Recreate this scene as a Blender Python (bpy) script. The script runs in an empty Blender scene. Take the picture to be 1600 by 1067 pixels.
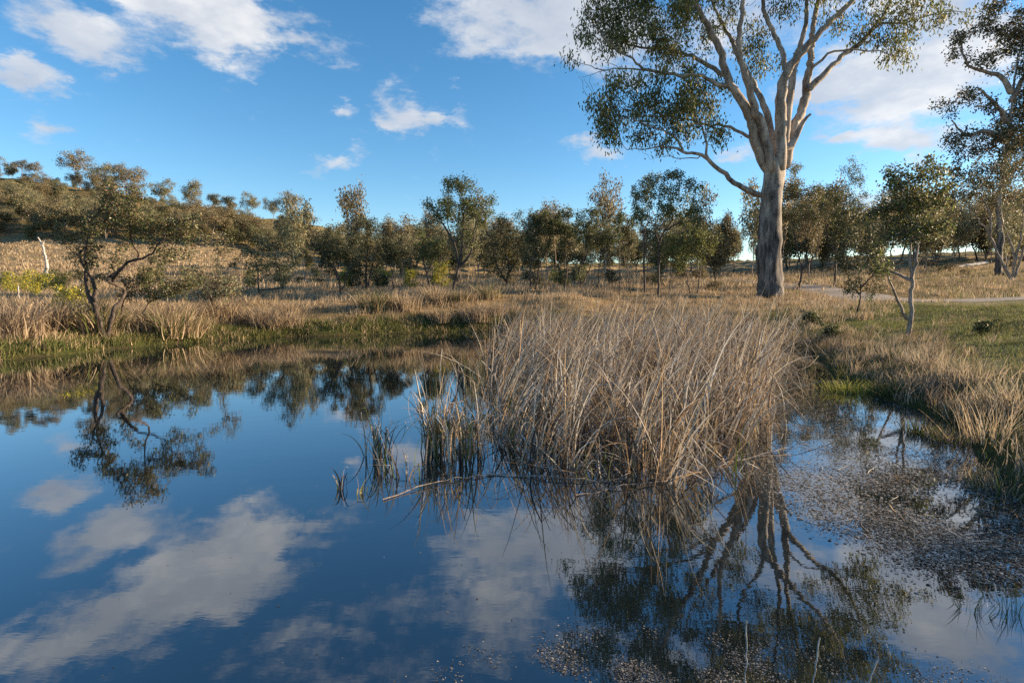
import bpy, math, random
import numpy as np
from mathutils import Vector

# ------------------------------------------------------------------ scene, camera, sky, sun
sc = bpy.context.scene
C = sc.collection
R = math.radians
EYE, FPX, PITCH = 1.9, 850.0, R(5.2)          # eye above the water, focal length in photo pixels, tilt down
cd = bpy.data.cameras.new('camera')
cam = bpy.data.objects.new('camera', cd); C.objects.link(cam)
cd.sensor_width = 36; cd.lens = FPX / 1600 * 36; cd.clip_start = .05; cd.clip_end = 6000
cam.location = (0, 0, EYE); cam.rotation_euler = (R(90) - PITCH, 0, 0)
sc.camera = cam

SUN_AZ, SUN_EL = R(80), R(15)                 # clockwise from +Y (the view), above the horizon
sdir = Vector((math.sin(SUN_AZ) * math.cos(SUN_EL), math.cos(SUN_AZ) * math.cos(SUN_EL), math.sin(SUN_EL)))
sl = bpy.data.lights.new('sun', 'SUN'); sl.energy = 5.0; sl.angle = R(.6); sl.color = (1, .78, .52)
so = bpy.data.objects.new('sun', sl); C.objects.link(so)
so.rotation_euler = (-sdir).to_track_quat('-Z', 'Y').to_euler(); so.location = (60, 10, 40)

sc.view_settings.view_transform = 'Standard'; sc.view_settings.look = 'None'
sc.view_settings.exposure = 1.38; sc.view_settings.gamma = 1
sc.view_settings.use_curve_mapping = False
sc.cycles.use_denoising = False
sc.cycles.max_bounces = 8; sc.cycles.transparent_max_bounces = 8
sc.cycles.diffuse_bounces = 3; sc.cycles.glossy_bounces = 3; sc.cycles.transmission_bounces = 3
sc.cycles.caustics_reflective = False; sc.cycles.caustics_refractive = False
sc.cycles.sample_clamp_indirect = 6

CP, SP = math.cos(PITCH), math.sin(PITCH)
def ray(px, py):
    xc = (px - 800) / FPX; yc = (533.5 - py) / FPX
    return np.array([xc, CP + yc * SP, yc * CP - SP])
def at(px, py, Y):                            # a photo direction at the distance Y in front
    d = ray(px, py); return np.array([0, 0, EYE]) + d * (Y / d[1])
def slope(py):
    yc = (533.5 - py) / FPX; return (yc * CP - SP) / (CP + yc * SP)
def wat(px, py):                              # where that direction meets the water level
    d = ray(px, py); return (np.array([0, 0, EYE]) + d * (-EYE / d[2]))[:2]

# ---- node helper
class NT:
    def __init__(s, tree): s.t = tree; s.t.nodes.clear()
    def n(s, typ, ins=None, **kw):
        nd = s.t.nodes.new(typ)
        for k, v in kw.items(): setattr(nd, k, v)
        for k, v in (ins or {}).items(): s.set(nd.inputs[k], v)
        return nd
    def set(s, sock, v):
        if isinstance(v, bpy.types.NodeSocket): s.t.links.new(v, sock)
        elif isinstance(v, bpy.types.Node): s.t.links.new(v.outputs[0], sock)
        else: sock.default_value = v
    def math(s, op, a, b=0.0, c=0.0, clamp=False):
        return s.n('ShaderNodeMath', {0: a, 1: b, 2: c}, operation=op, use_clamp=clamp).outputs[0]
    def mix(s, f, a, b, blend='MIX'):
        nd = s.n('ShaderNodeMix', data_type='RGBA', blend_type=blend)
        s.set(nd.inputs[0], f); s.set(nd.inputs[6], a); s.set(nd.inputs[7], b); return nd.outputs[2]
    def ramp(s, f, stops, interp='LINEAR'):
        nd = s.n('ShaderNodeValToRGB', {0: f}); cr = nd.color_ramp; cr.interpolation = interp
        while len(cr.elements) < len(stops): cr.elements.new(.5)
        for e, (p, c) in zip(cr.elements, stops): e.position = p; e.color = (*c, 1) if len(c) == 3 else c
        return nd.outputs[0]
    def noise(s, vec, scale, detail=4, rough=.55, out=0):
        nd = s.n('ShaderNodeTexNoise', {'Vector': vec, 'Scale': scale, 'Detail': detail, 'Roughness': rough}); return nd.outputs[out]

# ---- the world: Nishita sky with cumulus set by direction (azimuth, elevation in degrees)
world = bpy.data.worlds.new('World'); sc.world = world; world.use_nodes = True
w = NT(world.node_tree)
sky = w.n('ShaderNodeTexSky', sky_type='NISHITA', sun_disc=False, sun_elevation=SUN_EL, sun_rotation=SUN_AZ,
          altitude=700, air_density=1.0, dust_density=.35, ozone_density=2.2)
gen = w.n('ShaderNodeTexCoord').outputs['Generated']
sep = w.n('ShaderNodeSeparateXYZ', {0: gen})
az = w.math('MULTIPLY', w.math('ARCTAN2', sep.outputs[0], sep.outputs[1]), 57.29578)
el = w.math('MULTIPLY', w.math('ARCSINE', sep.outputs[2]), 57.29578)
stretch = w.n('ShaderNodeMapping', {'Vector': gen, 'Scale': (1, 1, 2.2)}).outputs[0]
wn = w.noise(stretch, 9, 6, .62, 1)
wv = w.n('ShaderNodeVectorMath', {0: wn, 1: (.5, .5, .5)}, operation='SUBTRACT').outputs[0]
wv = w.n('ShaderNodeVectorMath', {0: wv, 1: (9, 7, 0)}, operation='MULTIPLY').outputs[0]
ae = w.n('ShaderNodeCombineXYZ', {0: az, 1: el}).outputs[0]
ae = w.n('ShaderNodeVectorMath', {0: ae, 1: wv}, operation='ADD').outputs[0]
# clouds seen in the sky: photo px, py, half width, half height, strength
seen = [(100, 45, 130, 44, .5), (160, 75, 60, 35, .5), (290, 30, 90, 50, .8), (372, 50, 75, 55, 1.25), (330, 5, 140, 40, .7), (480, 80, 95, 22, .9),
        (485, 22, 40, 22, .5), (15, 125, 48, 32, .9), (15, 92, 48, 18, .6), (80, 208, 38, 24, .95), (95, 150, 30, 18, .6), (640, 182, 55, 34, 1.2), (692, 176, 48, 14, .9),
        (607, 205, 22, 16, .7), (540, 166, 28, 13, .9), (598, 137, 16, 12, .5), (695, 135, 20, 9, .5), (520, 252, 50, 17, .95), (790, 30, 140, 50, .7),
        (850, 78, 150, 32, .8), (910, 20, 100, 60, 1.3), (970, 70, 90, 60, 1.1), (940, 232, 52, 16, 1.), (1150, 240, 70, 18, .9), (1375, 112, 140, 50, 1.0),
        (1490, 65, 80, 42, .85), (1280, 130, 66, 36, .8), (1430, 160, 70, 22, .8), (1308, 210, 34, 14, 1.), (1390, 215, 75, 28, 1.), (1460, 232, 80, 28, 1.1),
        (1440, 318, 100, 40, .65), (1350, 345, 60, 40, .7), (1140, 382, 50, 10, .6), (775, 342, 30, 9, .5), (1500, -10, 120, 30, 1.), (1120, 60, 90, 60, .7)]
# clouds higher up, known from their mirror image in the pond
mirrored = [(190, 840, 100, 42, .8), (60, 780, 45, 30, .6), (250, 950, 200, 66, .9), (340, 895, 130, 55, .95), (60, 1020, 150, 45, .8), (430, 1010, 130, 50, .5),
            (630, 950, 180, 50, .45), (745, 880, 70, 70, .75), (790, 980, 90, 80, .8), (560, 1060, 200, 40, .5), (1250, 900, 160, 90, .9), (1450, 930, 120, 80, 1.1),
            (1500, 1030, 90, 60, 1.), (1400, 760, 180, 80, .9), (900, 900, 120, 60, .7), (1050, 1040, 200, 60, .7)]
tot = None
def blob(px, py, rx, ry, amp, mir):
    global tot
    d = ray(px, py); d = d / np.linalg.norm(d)
    if mir: d[2] = -d[2]
    a = math.degrees(math.atan2(d[0], d[1])); e = math.degrees(math.asin(d[2])); k = np.linalg.norm(ray(px, py))
    sx = math.degrees(rx / FPX) / k / max(.4, math.cos(R(e))) ; sy = math.degrees(ry / FPX) / k
    mp = w.n('ShaderNodeMapping', {'Vector': ae, 'Location': (a, e, 0), 'Scale': (sx * 1.22, sy * 1.22, 1)}, vector_type='TEXTURE')
    g = w.n('ShaderNodeTexGradient', {0: mp.outputs[0]}, gradient_type='SPHERICAL').outputs[1]
    tot = w.math('MULTIPLY', g, amp) if tot is None else w.math('MULTIPLY_ADD', g, amp, tot)
for b in seen: blob(*b, False)
for b in mirrored: blob(*b, True)
# the rest of the dome: broken cloud of the same kind, everywhere outside the part that is seen
plane = w.n('ShaderNodeVectorMath', {0: gen, 1: w.n('ShaderNodeCombineXYZ', {0: w.math('ADD', w.math('MAXIMUM', sep.outputs[2], 0), .12), 1: w.math('ADD', w.math('MAXIMUM', sep.outputs[2], 0), .12), 2: 1.0})}, operation='DIVIDE').outputs[0]
dome = w.noise(plane, 1.1, 7, .6)
dome = w.math('MULTIPLY', w.math('SUBTRACT', dome, .5), 4.0, clamp=True)
away = w.math('MULTIPLY', w.math('SUBTRACT', w.math('ABSOLUTE', az), 50), .08, clamp=True)
high = w.math('MULTIPLY', w.math('SUBTRACT', el, 38), .08, clamp=True)
tot = w.math('MULTIPLY_ADD', dome, w.math('MAXIMUM', away, high), tot)
er = w.noise(stretch, 20, 8, .66)
dens = w.math('ADD', tot, w.math('MULTIPLY', w.math('SUBTRACT', er, .5), 1.7))
dens = w.math('MULTIPLY', w.math('SUBTRACT', dens, .16), 1.05, clamp=True)
dens = w.n('ShaderNodeMapRange', {0: dens, 1: 0.0, 2: 1.0, 3: 0.0, 4: .9}, interpolation_type='SMOOTHSTEP').outputs[0]
hs = w.n('ShaderNodeHueSaturation', {'Hue': .497, 'Saturation': 1.26, 'Value': .92, 'Color': sky.outputs[0]}).outputs[0]
shade = w.noise(stretch, 6, 5, .6)
ccol = w.ramp(shade, [(.3, (2.2, 2.45, 2.9)), (.5, (2.9, 3.05, 3.3)), (.68, (4.3, 4.2, 4.1))])
skyc = w.mix(dens, hs, ccol)
bg = w.n('ShaderNodeBackground', {0: skyc, 1: .095})
w.n('ShaderNodeOutputWorld', {0: bg.outputs[0]})
world.cycles.sampling_method = 'MANUAL'; world.cycles.sample_map_resolution = 512

# ------------------------------------------------------------------ materials
def mat(name, fn):
    m = bpy.data.materials.new(name); m.use_nodes = True
    t = NT(m.node_tree); sh = fn(t); t.n('ShaderNodeOutputMaterial', {0: sh}); return m
def leafy(name, trans=.35, rough=.5, spec=.3, val=1.0):          # per-leaf colour is stored on the mesh
    def f(t):
        c = t.n('ShaderNodeVertexColor', layer_name='Col').outputs[0]
        if val != 1.0: c = t.mix(1.0, c, (val, val, val, 1), 'MULTIPLY')
        p = t.n('ShaderNodeBsdfPrincipled', {'Base Color': c, 'Roughness': rough, 'Specular IOR Level': spec})
        tr = t.n('ShaderNodeBsdfTranslucent', {0: c})
        return t.n('ShaderNodeMixShader', {0: trans, 1: p.outputs[0], 2: tr.outputs[0]}).outputs[0]
    return mat(name, f)
M_LEAF = leafy('gum_leaf', .38, .5, .2, 1.85)
M_GRASS = leafy('dry_grass', .35, .7, .15, 1.05)
M_REED = leafy('dry_reed', .25, .6, .2, .95)
def bark(name, stops, sc_=(5, 5, .7), bump=.5, blotch=1.2):
    def f(t):
        co = t.n('ShaderNodeTexCoord').outputs['Object']
        v = t.n('ShaderNodeMapping', {'Vector': co, 'Scale': sc_}).outputs[0]
        a = t.noise(v, 1.6, 7, .65); b = t.noise(co, blotch, 4, .6)
        f_ = t.math('ADD', t.math('MULTIPLY', a, .65), t.math('MULTIPLY', b, .35))
        col = t.ramp(f_, stops)
        bm = t.n('ShaderNodeBump', {'Strength': bump, 'Distance': .05, 'Height': a})
        return t.n('ShaderNodeBsdfPrincipled', {'Base Color': col, 'Roughness': .8, 'Specular IOR Level': .2, 'Normal': bm.outputs[0]}).outputs[0]
    return mat(name, f)
def f_gum(t):
    co = t.n('ShaderNodeTexCoord').outputs['Object']
    z = t.n('ShaderNodeSeparateXYZ', {0: co}).outputs[2]
    v = t.n('ShaderNodeMapping', {'Vector': co, 'Scale': (6, 6, .8)}).outputs[0]
    v2 = t.n('ShaderNodeMapping', {'Vector': co, 'Scale': (1.6, 1.6, .45)}).outputs[0]
    a = t.noise(v, 1.3, 8, .7); b = t.noise(v2, 1.5, 6, .62); c = t.noise(co, 9, 5, .6)
    rough = t.ramp(t.math('ADD', t.math('MULTIPLY', a, .6), t.math('MULTIPLY', b, .4)), [(.40, (.026, .023, .022)), (.48, (.09, .078, .072)), (.56, (.19, .165, .148)), (.66, (.36, .31, .27))])
    smooth = t.ramp(t.math('ADD', t.math('MULTIPLY', b, .7), t.math('MULTIPLY', c, .3)), [(.36, (.075, .063, .056)), (.44, (.20, .165, .14)), (.52, (.33, .275, .23)), (.62, (.47, .41, .35))])
    f = t.math('MULTIPLY', t.math('SUBTRACT', t.math('MULTIPLY_ADD', b, 7.0, z), 7.5), .22, clamp=True)
    col = t.mix(f, rough, smooth)
    bm = t.n('ShaderNodeBump', {'Strength': .8, 'Distance': .06, 'Height': t.math('MULTIPLY', a, t.math('SUBTRACT', 1.25, f))})
    return t.n('ShaderNodeBsdfPrincipled', {'Base Color': col, 'Roughness': .8, 'Specular IOR Level': .2, 'Normal': bm.outputs[0]}).outputs[0]
M_GUMBARK = mat('gum_bark', f_gum)
M_LIMB = M_GUMBARK
M_BARK = bark('dark_bark', [(.35, (.02, .016, .014)), (.5, (.07, .052, .043)), (.65, (.17, .13, .11))], (14, 14, 3), .6, 4)
M_PALEBARK = bark('pale_bark', [(.35, (.10, .075, .06)), (.5, (.27, .21, .17)), (.65, (.45, .38, .32))], (12, 12, 3), .4, 3)
M_DEAD = bark('bleached_wood', [(.35, (.20, .175, .155)), (.5, (.42, .385, .35)), (.65, (.58, .54, .5))], (8, 8, 2), .4, 3)

def f_ground(t):
    co = t.n('ShaderNodeTexCoord').outputs['Object']
    c = t.n('ShaderNodeVertexColor', layer_name='Col').outputs[0]
    a = t.noise(co, 1.7, 8, .7); b = t.noise(co, .12, 5, .6); d = t.noise(co, 12, 4, .7)
    k = t.math('ADD', t.math('MULTIPLY', a, 1.1), t.math('MULTIPLY', d, .8))
    col = t.mix(1.0, c, t.ramp(k, [(.55, (.45, .45, .42)), (.95, (1, 1, 1)), (1.0, (1.35, 1.25, 1.1))]), 'MULTIPLY')
    col = t.mix(t.math('MULTIPLY', t.math('SUBTRACT', b, .45), 2.2, clamp=True), col, t.mix(1.0, col, (.62, .66, .55, 1), 'MULTIPLY'))
    bm = t.n('ShaderNodeBump', {'Strength': .9, 'Distance': .12, 'Height': k})
    return t.n('ShaderNodeBsdfPrincipled', {'Base Color': col, 'Roughness': .95, 'Specular IOR Level': .05, 'Normal': bm.outputs[0]}).outputs[0]
M_GROUND = mat('ground', f_ground)
def f_path(t):
    co = t.n('ShaderNodeTexCoord').outputs['Object']
    a = t.noise(co, 2.5, 8, .7)
    col = t.ramp(a, [(.3, (.12, .095, .08)), (.5, (.21, .17, .14)), (.7, (.31, .25, .19))])
    bm = t.n('ShaderNodeBump', {'Strength': .6, 'Distance': .05, 'Height': a})
    return t.n('ShaderNodeBsdfPrincipled', {'Base Color': col, 'Roughness': .95, 'Normal': bm.outputs[0]}).outputs[0]
M_PATH = mat('gravel', f_path)
def f_water(t):
    co = t.n('ShaderNodeTexCoord').outputs['Object']
    v1 = t.n('ShaderNodeMapping', {'Vector': co, 'Scale': (.8, 2.2, 1), 'Rotation': (0, 0, .35)}).outputs[0]
    a = t.noise(v1, 2.2, 4, .55); b = t.noise(co, .35, 2, .5)
    h = t.math('MULTIPLY', a, t.math('MULTIPLY_ADD', b, 1.6, -.35, clamp=True))
    bm = t.n('ShaderNodeBump', {'Strength': .012, 'Distance': .12, 'Height': h})
    fr = t.n('ShaderNodeFresnel', {'IOR': 1.36, 'Normal': bm.outputs[0]}).outputs[0]
    fac = t.math('MULTIPLY_ADD', t.math('POWER', fr, .5), .90, .03, clamp=True)
    gl = t.n('ShaderNodeBsdfGlossy', {0: (.93, .96, 1, 1), 'Roughness': .008, 'Normal': bm.outputs[0]})
    df = t.n('ShaderNodeBsdfDiffuse', {0: (.006, .010, .012, 1)})
    return t.n('ShaderNodeMixShader', {0: fac, 1: df.outputs[0], 2: gl.outputs[0]}).outputs[0]
M_WATER = mat('pond_water', f_water)

# ------------------------------------------------------------------ mesh helpers
def mk(name, v, f, col=None, smooth=False):
    """v (n,3), f (m,k) with one k, or a list of such arrays; col (n,3)"""
    fs = f if isinstance(f, list) else [f]
    fs = [np.asarray(a, np.int32) for a in fs if len(a)]
    me = bpy.data.meshes.new(name); v = np.asarray(v, np.float32)
    me.vertices.add(len(v)); me.vertices.foreach_set('co', v.ravel())
    idx = np.concatenate([a.ravel() for a in fs]); tot_ = np.concatenate([np.full(len(a), a.shape[1], np.int32) for a in fs])
    me.loops.add(len(idx)); me.loops.foreach_set('vertex_index', idx)
    st = np.zeros(len(tot_), np.int32); st[1:] = np.cumsum(tot_)[:-1]
    me.polygons.add(len(tot_)); me.polygons.foreach_set('loop_start', st)
    if smooth: me.polygons.foreach_set('use_smooth', np.ones(len(tot_), bool))
    me.update(calc_edges=True)
    if col is not None:
        at_ = me.color_attributes.new('Col', 'FLOAT_COLOR', 'POINT')
        c4 = np.ones((len(v), 4), np.float32); c4[:, :3] = col; at_.data.foreach_set('color', c4.ravel())
    return me
def link(name, me, m, parent=None, loc=None):
    o = bpy.data.objects.new(name, me); C.objects.link(o)
    if m is not None and not me.materials: me.materials.append(m)
    if parent is not None: o.parent = parent
    if loc is not None: o.location = loc
    return o
def tag(o, label, cat, group=None):
    o['label'] = label; o['category'] = cat
    if group: o['group'] = group
    return o
def thing(name, label, cat, loc, group=None):
    o = bpy.data.objects.new(name, None); C.objects.link(o); o.location = loc; o.empty_display_size = .3
    return tag(o, label, cat, group)
def dup(src, label, loc, rz, s, group=None):
    r = src.copy(); C.objects.link(r); r.location = loc; r.rotation_euler = (0, 0, rz)
    r.scale = s if hasattr(s, '__len__') else (s, s, s); r['label'] = label
    if group: r['group'] = group
    for ch in src.children:
        c = ch.copy(); C.objects.link(c); c.parent = r
    return r
def nrm(a): return a / np.maximum(np.linalg.norm(a, axis=-1, keepdims=True), 1e-9)

# ------------------------------------------------------------------ the lie of the land
pond = [wat(-400, 600), wat(-150, 575), wat(0, 563), wat(80, 557), wat(150, 548), wat(215, 543), wat(260, 538), wat(350, 531), wat(450, 526), wat(520, 525), wat(600, 522), wat(720, 518),
        wat(800, 517), wat(900, 520), wat(1000, 525), wat(1100, 531), wat(1200, 541), wat(1255, 549), wat(1285, 566), wat(1300, 592), wat(1360, 618), wat(1430, 640),
        wat(1480, 668), wat(1515, 700), wat(1545, 748), wat(1620, 800), wat(1720, 870), (4.6, 2.6), (4.4, 1.7), (2.5, 1.2), (0, 1.15), (-4, 1.2), (-9, 2.0), (-15, 5)]
pond = np.array(pond)
def sdist(x, y):                              # signed distance to the shore, positive on land
    p = np.stack([x, y], -1).reshape(-1, 2); best = np.full(len(p), 1e9); inside = np.zeros(len(p), bool)
    n = len(pond)
    for i in range(n):
        a, b = pond[i], pond[(i + 1) % n]; ab = b - a
        tt = np.clip(((p - a) @ ab) / (ab @ ab), 0, 1)
        best = np.minimum(best, np.linalg.norm(p - a - tt[:, None] * ab, axis=1))
        c = ((a[1] > p[:, 1]) != (b[1] > p[:, 1])) & (p[:, 0] < (b[0] - a[0]) * (p[:, 1] - a[1]) / (b[1] - a[1] + 1e-12) + a[0])
        inside ^= c
    return np.where(inside, -best, best).reshape(np.shape(x))
COLS = np.array([-500, 0, 150, 300, 450, 600, 750, 900, 1050, 1200, 1350, 1500, 1650, 2200.])
UC = (COLS - 800) / FPX
Z34 = np.array([1.6, 1.5, 1.45, 1.55, 1.75, 1.85, 1.9, 1.85, 1.75, 1.5, 1.45, 1.55, 1.7, 1.9])
def zl(Y, pys): return np.array([EYE + Y * slope(p) for p in pys])
z260 = zl(260, [255, 276, 295, 322, 345, 380, 405, 414, 412, 408, 402, 396, 392, 388])
TY = np.array([34, 60, 100, 135, 260, 420, 1500, 4000.])
TZ = np.stack([Z34, zl(60, [446, 446, 446, 446, 447, 446, 443, 440, 438, 436, 432, 427, 422, 418]),
               zl(100, [410, 410, 410, 414, 426, 431, 431, 427, 426, 422, 414, 408, 403, 398]),
               zl(135, [378, 378, 379, 386, 402, 416, 421, 420, 418, 413, 407, 401, 396, 392]), z260, z260 * .92, z260 * .7, z260 * .6])
def height(x, y, d=None):
    x = np.asarray(x, float); y = np.asarray(y, float)
    if d is None: d = sdist(x, y)
    yy = np.clip(y, 34, 3999); u = np.clip(x / np.maximum(yy, 1) * np.where(y < 34, 34 / np.maximum(y, 14), 1), UC[0], UC[-1] - 1e-6)
    i = np.clip(np.searchsorted(TY, yy, side='right') - 1, 0, len(TY) - 2); fy = (yy - TY[i]) / (TY[i + 1] - TY[i])
    j = np.clip(np.searchsorted(UC, u, side='right') - 1, 0, len(UC) - 2); fu = (u - UC[j]) / (UC[j + 1] - UC[j]); fu = fu * fu * (3 - 2 * fu)
    z = (TZ[i, j] * (1 - fu) + TZ[i, j + 1] * fu) * (1 - fy) + (TZ[i + 1, j] * (1 - fu) + TZ[i + 1, j + 1] * fu) * fy
    L = np.where(x > 3, 3 + np.clip((x - 3) / 4, 0, 1) * 3.6, 3.0 + np.clip((-x - 5) / 6, 0, 1) * 2.4)
    near = np.where(y < 2.2, .3, 1.0)
    dd = np.maximum(d, 0)
    zz = z * near * (1 - np.exp(-dd / L)) + np.where(x > 4, .04, .10) * np.clip(dd / .3, 0, 1)
    amp = np.clip(dd / 2, 0, 1) * (.05 + np.clip((y - 50) / 150, 0, 1) * .8)
    zz = zz + amp * (np.sin(x * .9 + y * .37) * np.sin(y * .71 - x * .2) + .6 * np.sin(x * .31 + 1.3) * np.sin(y * .23 + x * .11))
    return np.where(d < 0, -.7 * (1 - np.exp(d / 1.2)), zz)
def gz(x, y): return float(height(np.array([x]), np.array([y]))[0])
def hit(px, py, y0=3, y1=400):                # where a photo direction meets the land
    d = ray(px, py); Y = np.geomspace(y0, y1, 3000); x = d[0] / d[1] * Y; z = EYE + d[2] / d[1] * Y
    k = np.argmax(height(x, Y) > z); return np.array([x[k], Y[k], z[k]])

s = np.linspace(-1, 1, 380); gx = np.sinh(s * 5.6) / np.sinh(5.6) * 2600
s = np.linspace(-.62, 1, 430); gy = 14 + np.sinh(s * 5.8) / np.sinh(5.8) * 3600
X, Y = np.meshgrid(gx, gy); D = sdist(X, Y); Z = height(X, Y, D)
n0, n1 = X.shape; I = np.arange(n0 * n1).reshape(n0, n1)
Fq = np.stack([I[:-1, :-1], I[:-1, 1:], I[1:, 1:], I[1:, :-1]], -1).reshape(-1, 4)
straw, green, earth, hillc, gold, meadow = (np.array(c) for c in ((.23, .165, .09), (.075, .085, .025), (.06, .045, .03), (.17, .135, .065), (.31, .235, .135), (.20, .18, .085)))
def lerp(a, b, t): return a + (b - a) * t[..., None]
gc = np.broadcast_to(straw, X.shape + (3,)).copy()
U = X / np.maximum(Y, 8)
gc = lerp(gc, meadow, np.clip((U - .45) * 6, 0, 1) * np.clip((34 - Y) / 8, 0, 1))
gc = lerp(gc, gold, np.clip((Y - 45) / 15, 0, 1) * np.clip((170 - Y) / 30, 0, 1))
gc = lerp(gc, hillc, np.clip((Y - 135) / 20, 0, 1))
gc = lerp(gc, green, np.clip((1.6 - D) / 1.0, 0, 1)); gc = lerp(gc, earth, np.clip((.18 - D) / .2, 0, 1))
ground = link('ground', mk('ground', np.stack([X, Y, Z], -1).reshape(-1, 3), Fq, gc.reshape(-1, 3), True), M_GROUND)
ground['kind'] = 'structure'

wx = np.linspace(-46, 16, 32); wy = np.linspace(-1, 34, 20); X, Y = np.meshgrid(wx, wy); I = np.arange(X.size).reshape(X.shape)
water = link('pond_water', mk('pond_water', np.stack([X, Y, X * 0], -1).reshape(-1, 3), np.stack([I[:-1, :-1], I[:-1, 1:], I[1:, 1:], I[1:, :-1]], -1).reshape(-1, 4)), M_WATER)
water['kind'] = 'structure'

# the gravel track, laid over the meadow
pp = [(60, 14.5), (40, 17.5), (31, 20), (25.5, 23.5), (23, 28.5), (23, 36), (24, 46), (22, 58), (16, 74), (8, 92)]
pp = np.array(pp, float)
def spline(p, n):
    p = np.asarray(p, float); t = np.linspace(0, len(p) - 1, n); i = np.clip(t.astype(int), 0, len(p) - 2); f = (t - i)[:, None]
    a = p[np.maximum(i - 1, 0)]; b = p[i]; c = p[i + 1]; d = p[np.minimum(i + 2, len(p) - 1)]
    return .5 * (2 * b + (c - a) * f + (2 * a - 5 * b + 4 * c - d) * f * f + (3 * b - a - 3 * c + d) * f ** 3)
pc = spline(pp, 160); tg = nrm(np.gradient(pc, axis=0)); sd = np.stack([-tg[:, 1], tg[:, 0]], -1)
off = np.linspace(-2.0, 2.0, 7); rng = np.random.default_rng(3)
wob = 1 + .18 * np.sin(np.arange(160) * .37) + .1 * np.sin(np.arange(160) * .91)
G = pc[:, None, :] + sd[:, None, :] * (off[None, :, None] * wob[:, None, None]); Zp = height(G[..., 0], G[..., 1]) + .05 - .035 * np.abs(off / 2.0)[None, :] ** 4
I = np.arange(160 * 7).reshape(160, 7)
path = link('path', mk('path', np.concatenate([G, Zp[..., None]], -1).reshape(-1, 3), np.stack([I[:-1, :-1], I[:-1, 1:], I[1:, 1:], I[1:, :-1]], -1).reshape(-1, 4), None, True), M_PATH)
path['kind'] = 'structure'

# ------------------------------------------------------------------ trees: traced stems, then twigs grown towards the crown
def resample(p, step):
    p = np.asarray(p, float); L = np.linalg.norm(np.diff(p, axis=0), axis=1).sum(); return spline(p, max(3, int(L / step) + 1))
def skeleton(limbs, attr, step, kill, iters, seed, up=.12, jit=.22, tip=.006, expo=2.3):
    """limbs: (points, r0, r1, id). Returns positions, parents, radii, limb ids"""
    rg = np.random.default_rng(seed); P = np.zeros((0, 3)); Pa = []; Rm = []; Li = []
    for k, (pts, r0, r1, lid) in enumerate(limbs):
        q = resample(pts, step); m = len(q); r = r0 + (r1 - r0) * np.linspace(0, 1, m) ** .8
        q[1:-1] += rg.normal(0, .10 * step, (m - 2, 3))
        base = len(P)
        if k == 0: par = -1; s0 = 0
        else:
            par = int(np.argmin(np.linalg.norm(P - q[0], axis=1))); s0 = 1 if np.linalg.norm(P[par] - q[0]) < step * .8 else 0
        for j in range(s0, m):
            Pa.append(par); Rm.append(r[j]); Li.append(lid); par = base + j - s0
        P = np.concatenate([P, q[s0:]])
    A = np.asarray(attr, float); nt = len(P)
    if len(A):
        near = np.zeros(len(A), int); dist = np.full(len(A), 1e9)
        for i in range(0, len(P), 400):
            dd = np.linalg.norm(A[:, None] - P[None, i:i + 400], axis=2); m = dd.argmin(1); dm = dd[np.arange(len(A)), m]
            b = dm < dist; near[b] = m[b] + i; dist[b] = dm[b]
        kids = {}
        for it in range(iters):
            if not len(A): break
            dr = (A - P[near]) / np.maximum(dist, 1e-6)[:, None]
            uq, inv = np.unique(near, return_inverse=True); S = np.zeros((len(uq), 3)); np.add.at(S, inv, dr)
            S = nrm(nrm(S) + rg.normal(0, jit, S.shape) + np.array([0, 0, up]))
            ok = np.array([kids.get(int(a), 0) < 3 for a in uq]); uq = uq[ok]; S = S[ok]
            if not len(uq): break
            Q = P[uq] + S * step; base = len(P); P = np.concatenate([P, Q])
            for a in uq: kids[int(a)] = kids.get(int(a), 0) + 1; Pa.append(int(a)); Rm.append(0); Li.append(Li[a])
            dd = np.linalg.norm(A[:, None] - Q[None], axis=2); m = dd.argmin(1); dm = dd[np.arange(len(A)), m]
            b = dm < dist; near[b] = m[b] + base; dist[b] = dm[b]
            al = dist > kill; A, near, dist = A[al], near[al], dist[al]
    n = len(P); Pa = np.array(Pa); acc = np.zeros(n); rad = np.zeros(n)
    for i in range(n - 1, -1, -1):
        rad[i] = Rm[i] if i < nt else max(tip, acc[i] ** (1 / expo))
        if Pa[i] >= 0: acc[Pa[i]] += rad[i] ** expo
    for i in range(nt, n): rad[i] = min(rad[i], rad[Pa[i]] * .85) if rad[Pa[i]] > tip else rad[i]
    return P, Pa, np.maximum(rad, tip * .6), np.array(Li), acc == 0
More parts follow.
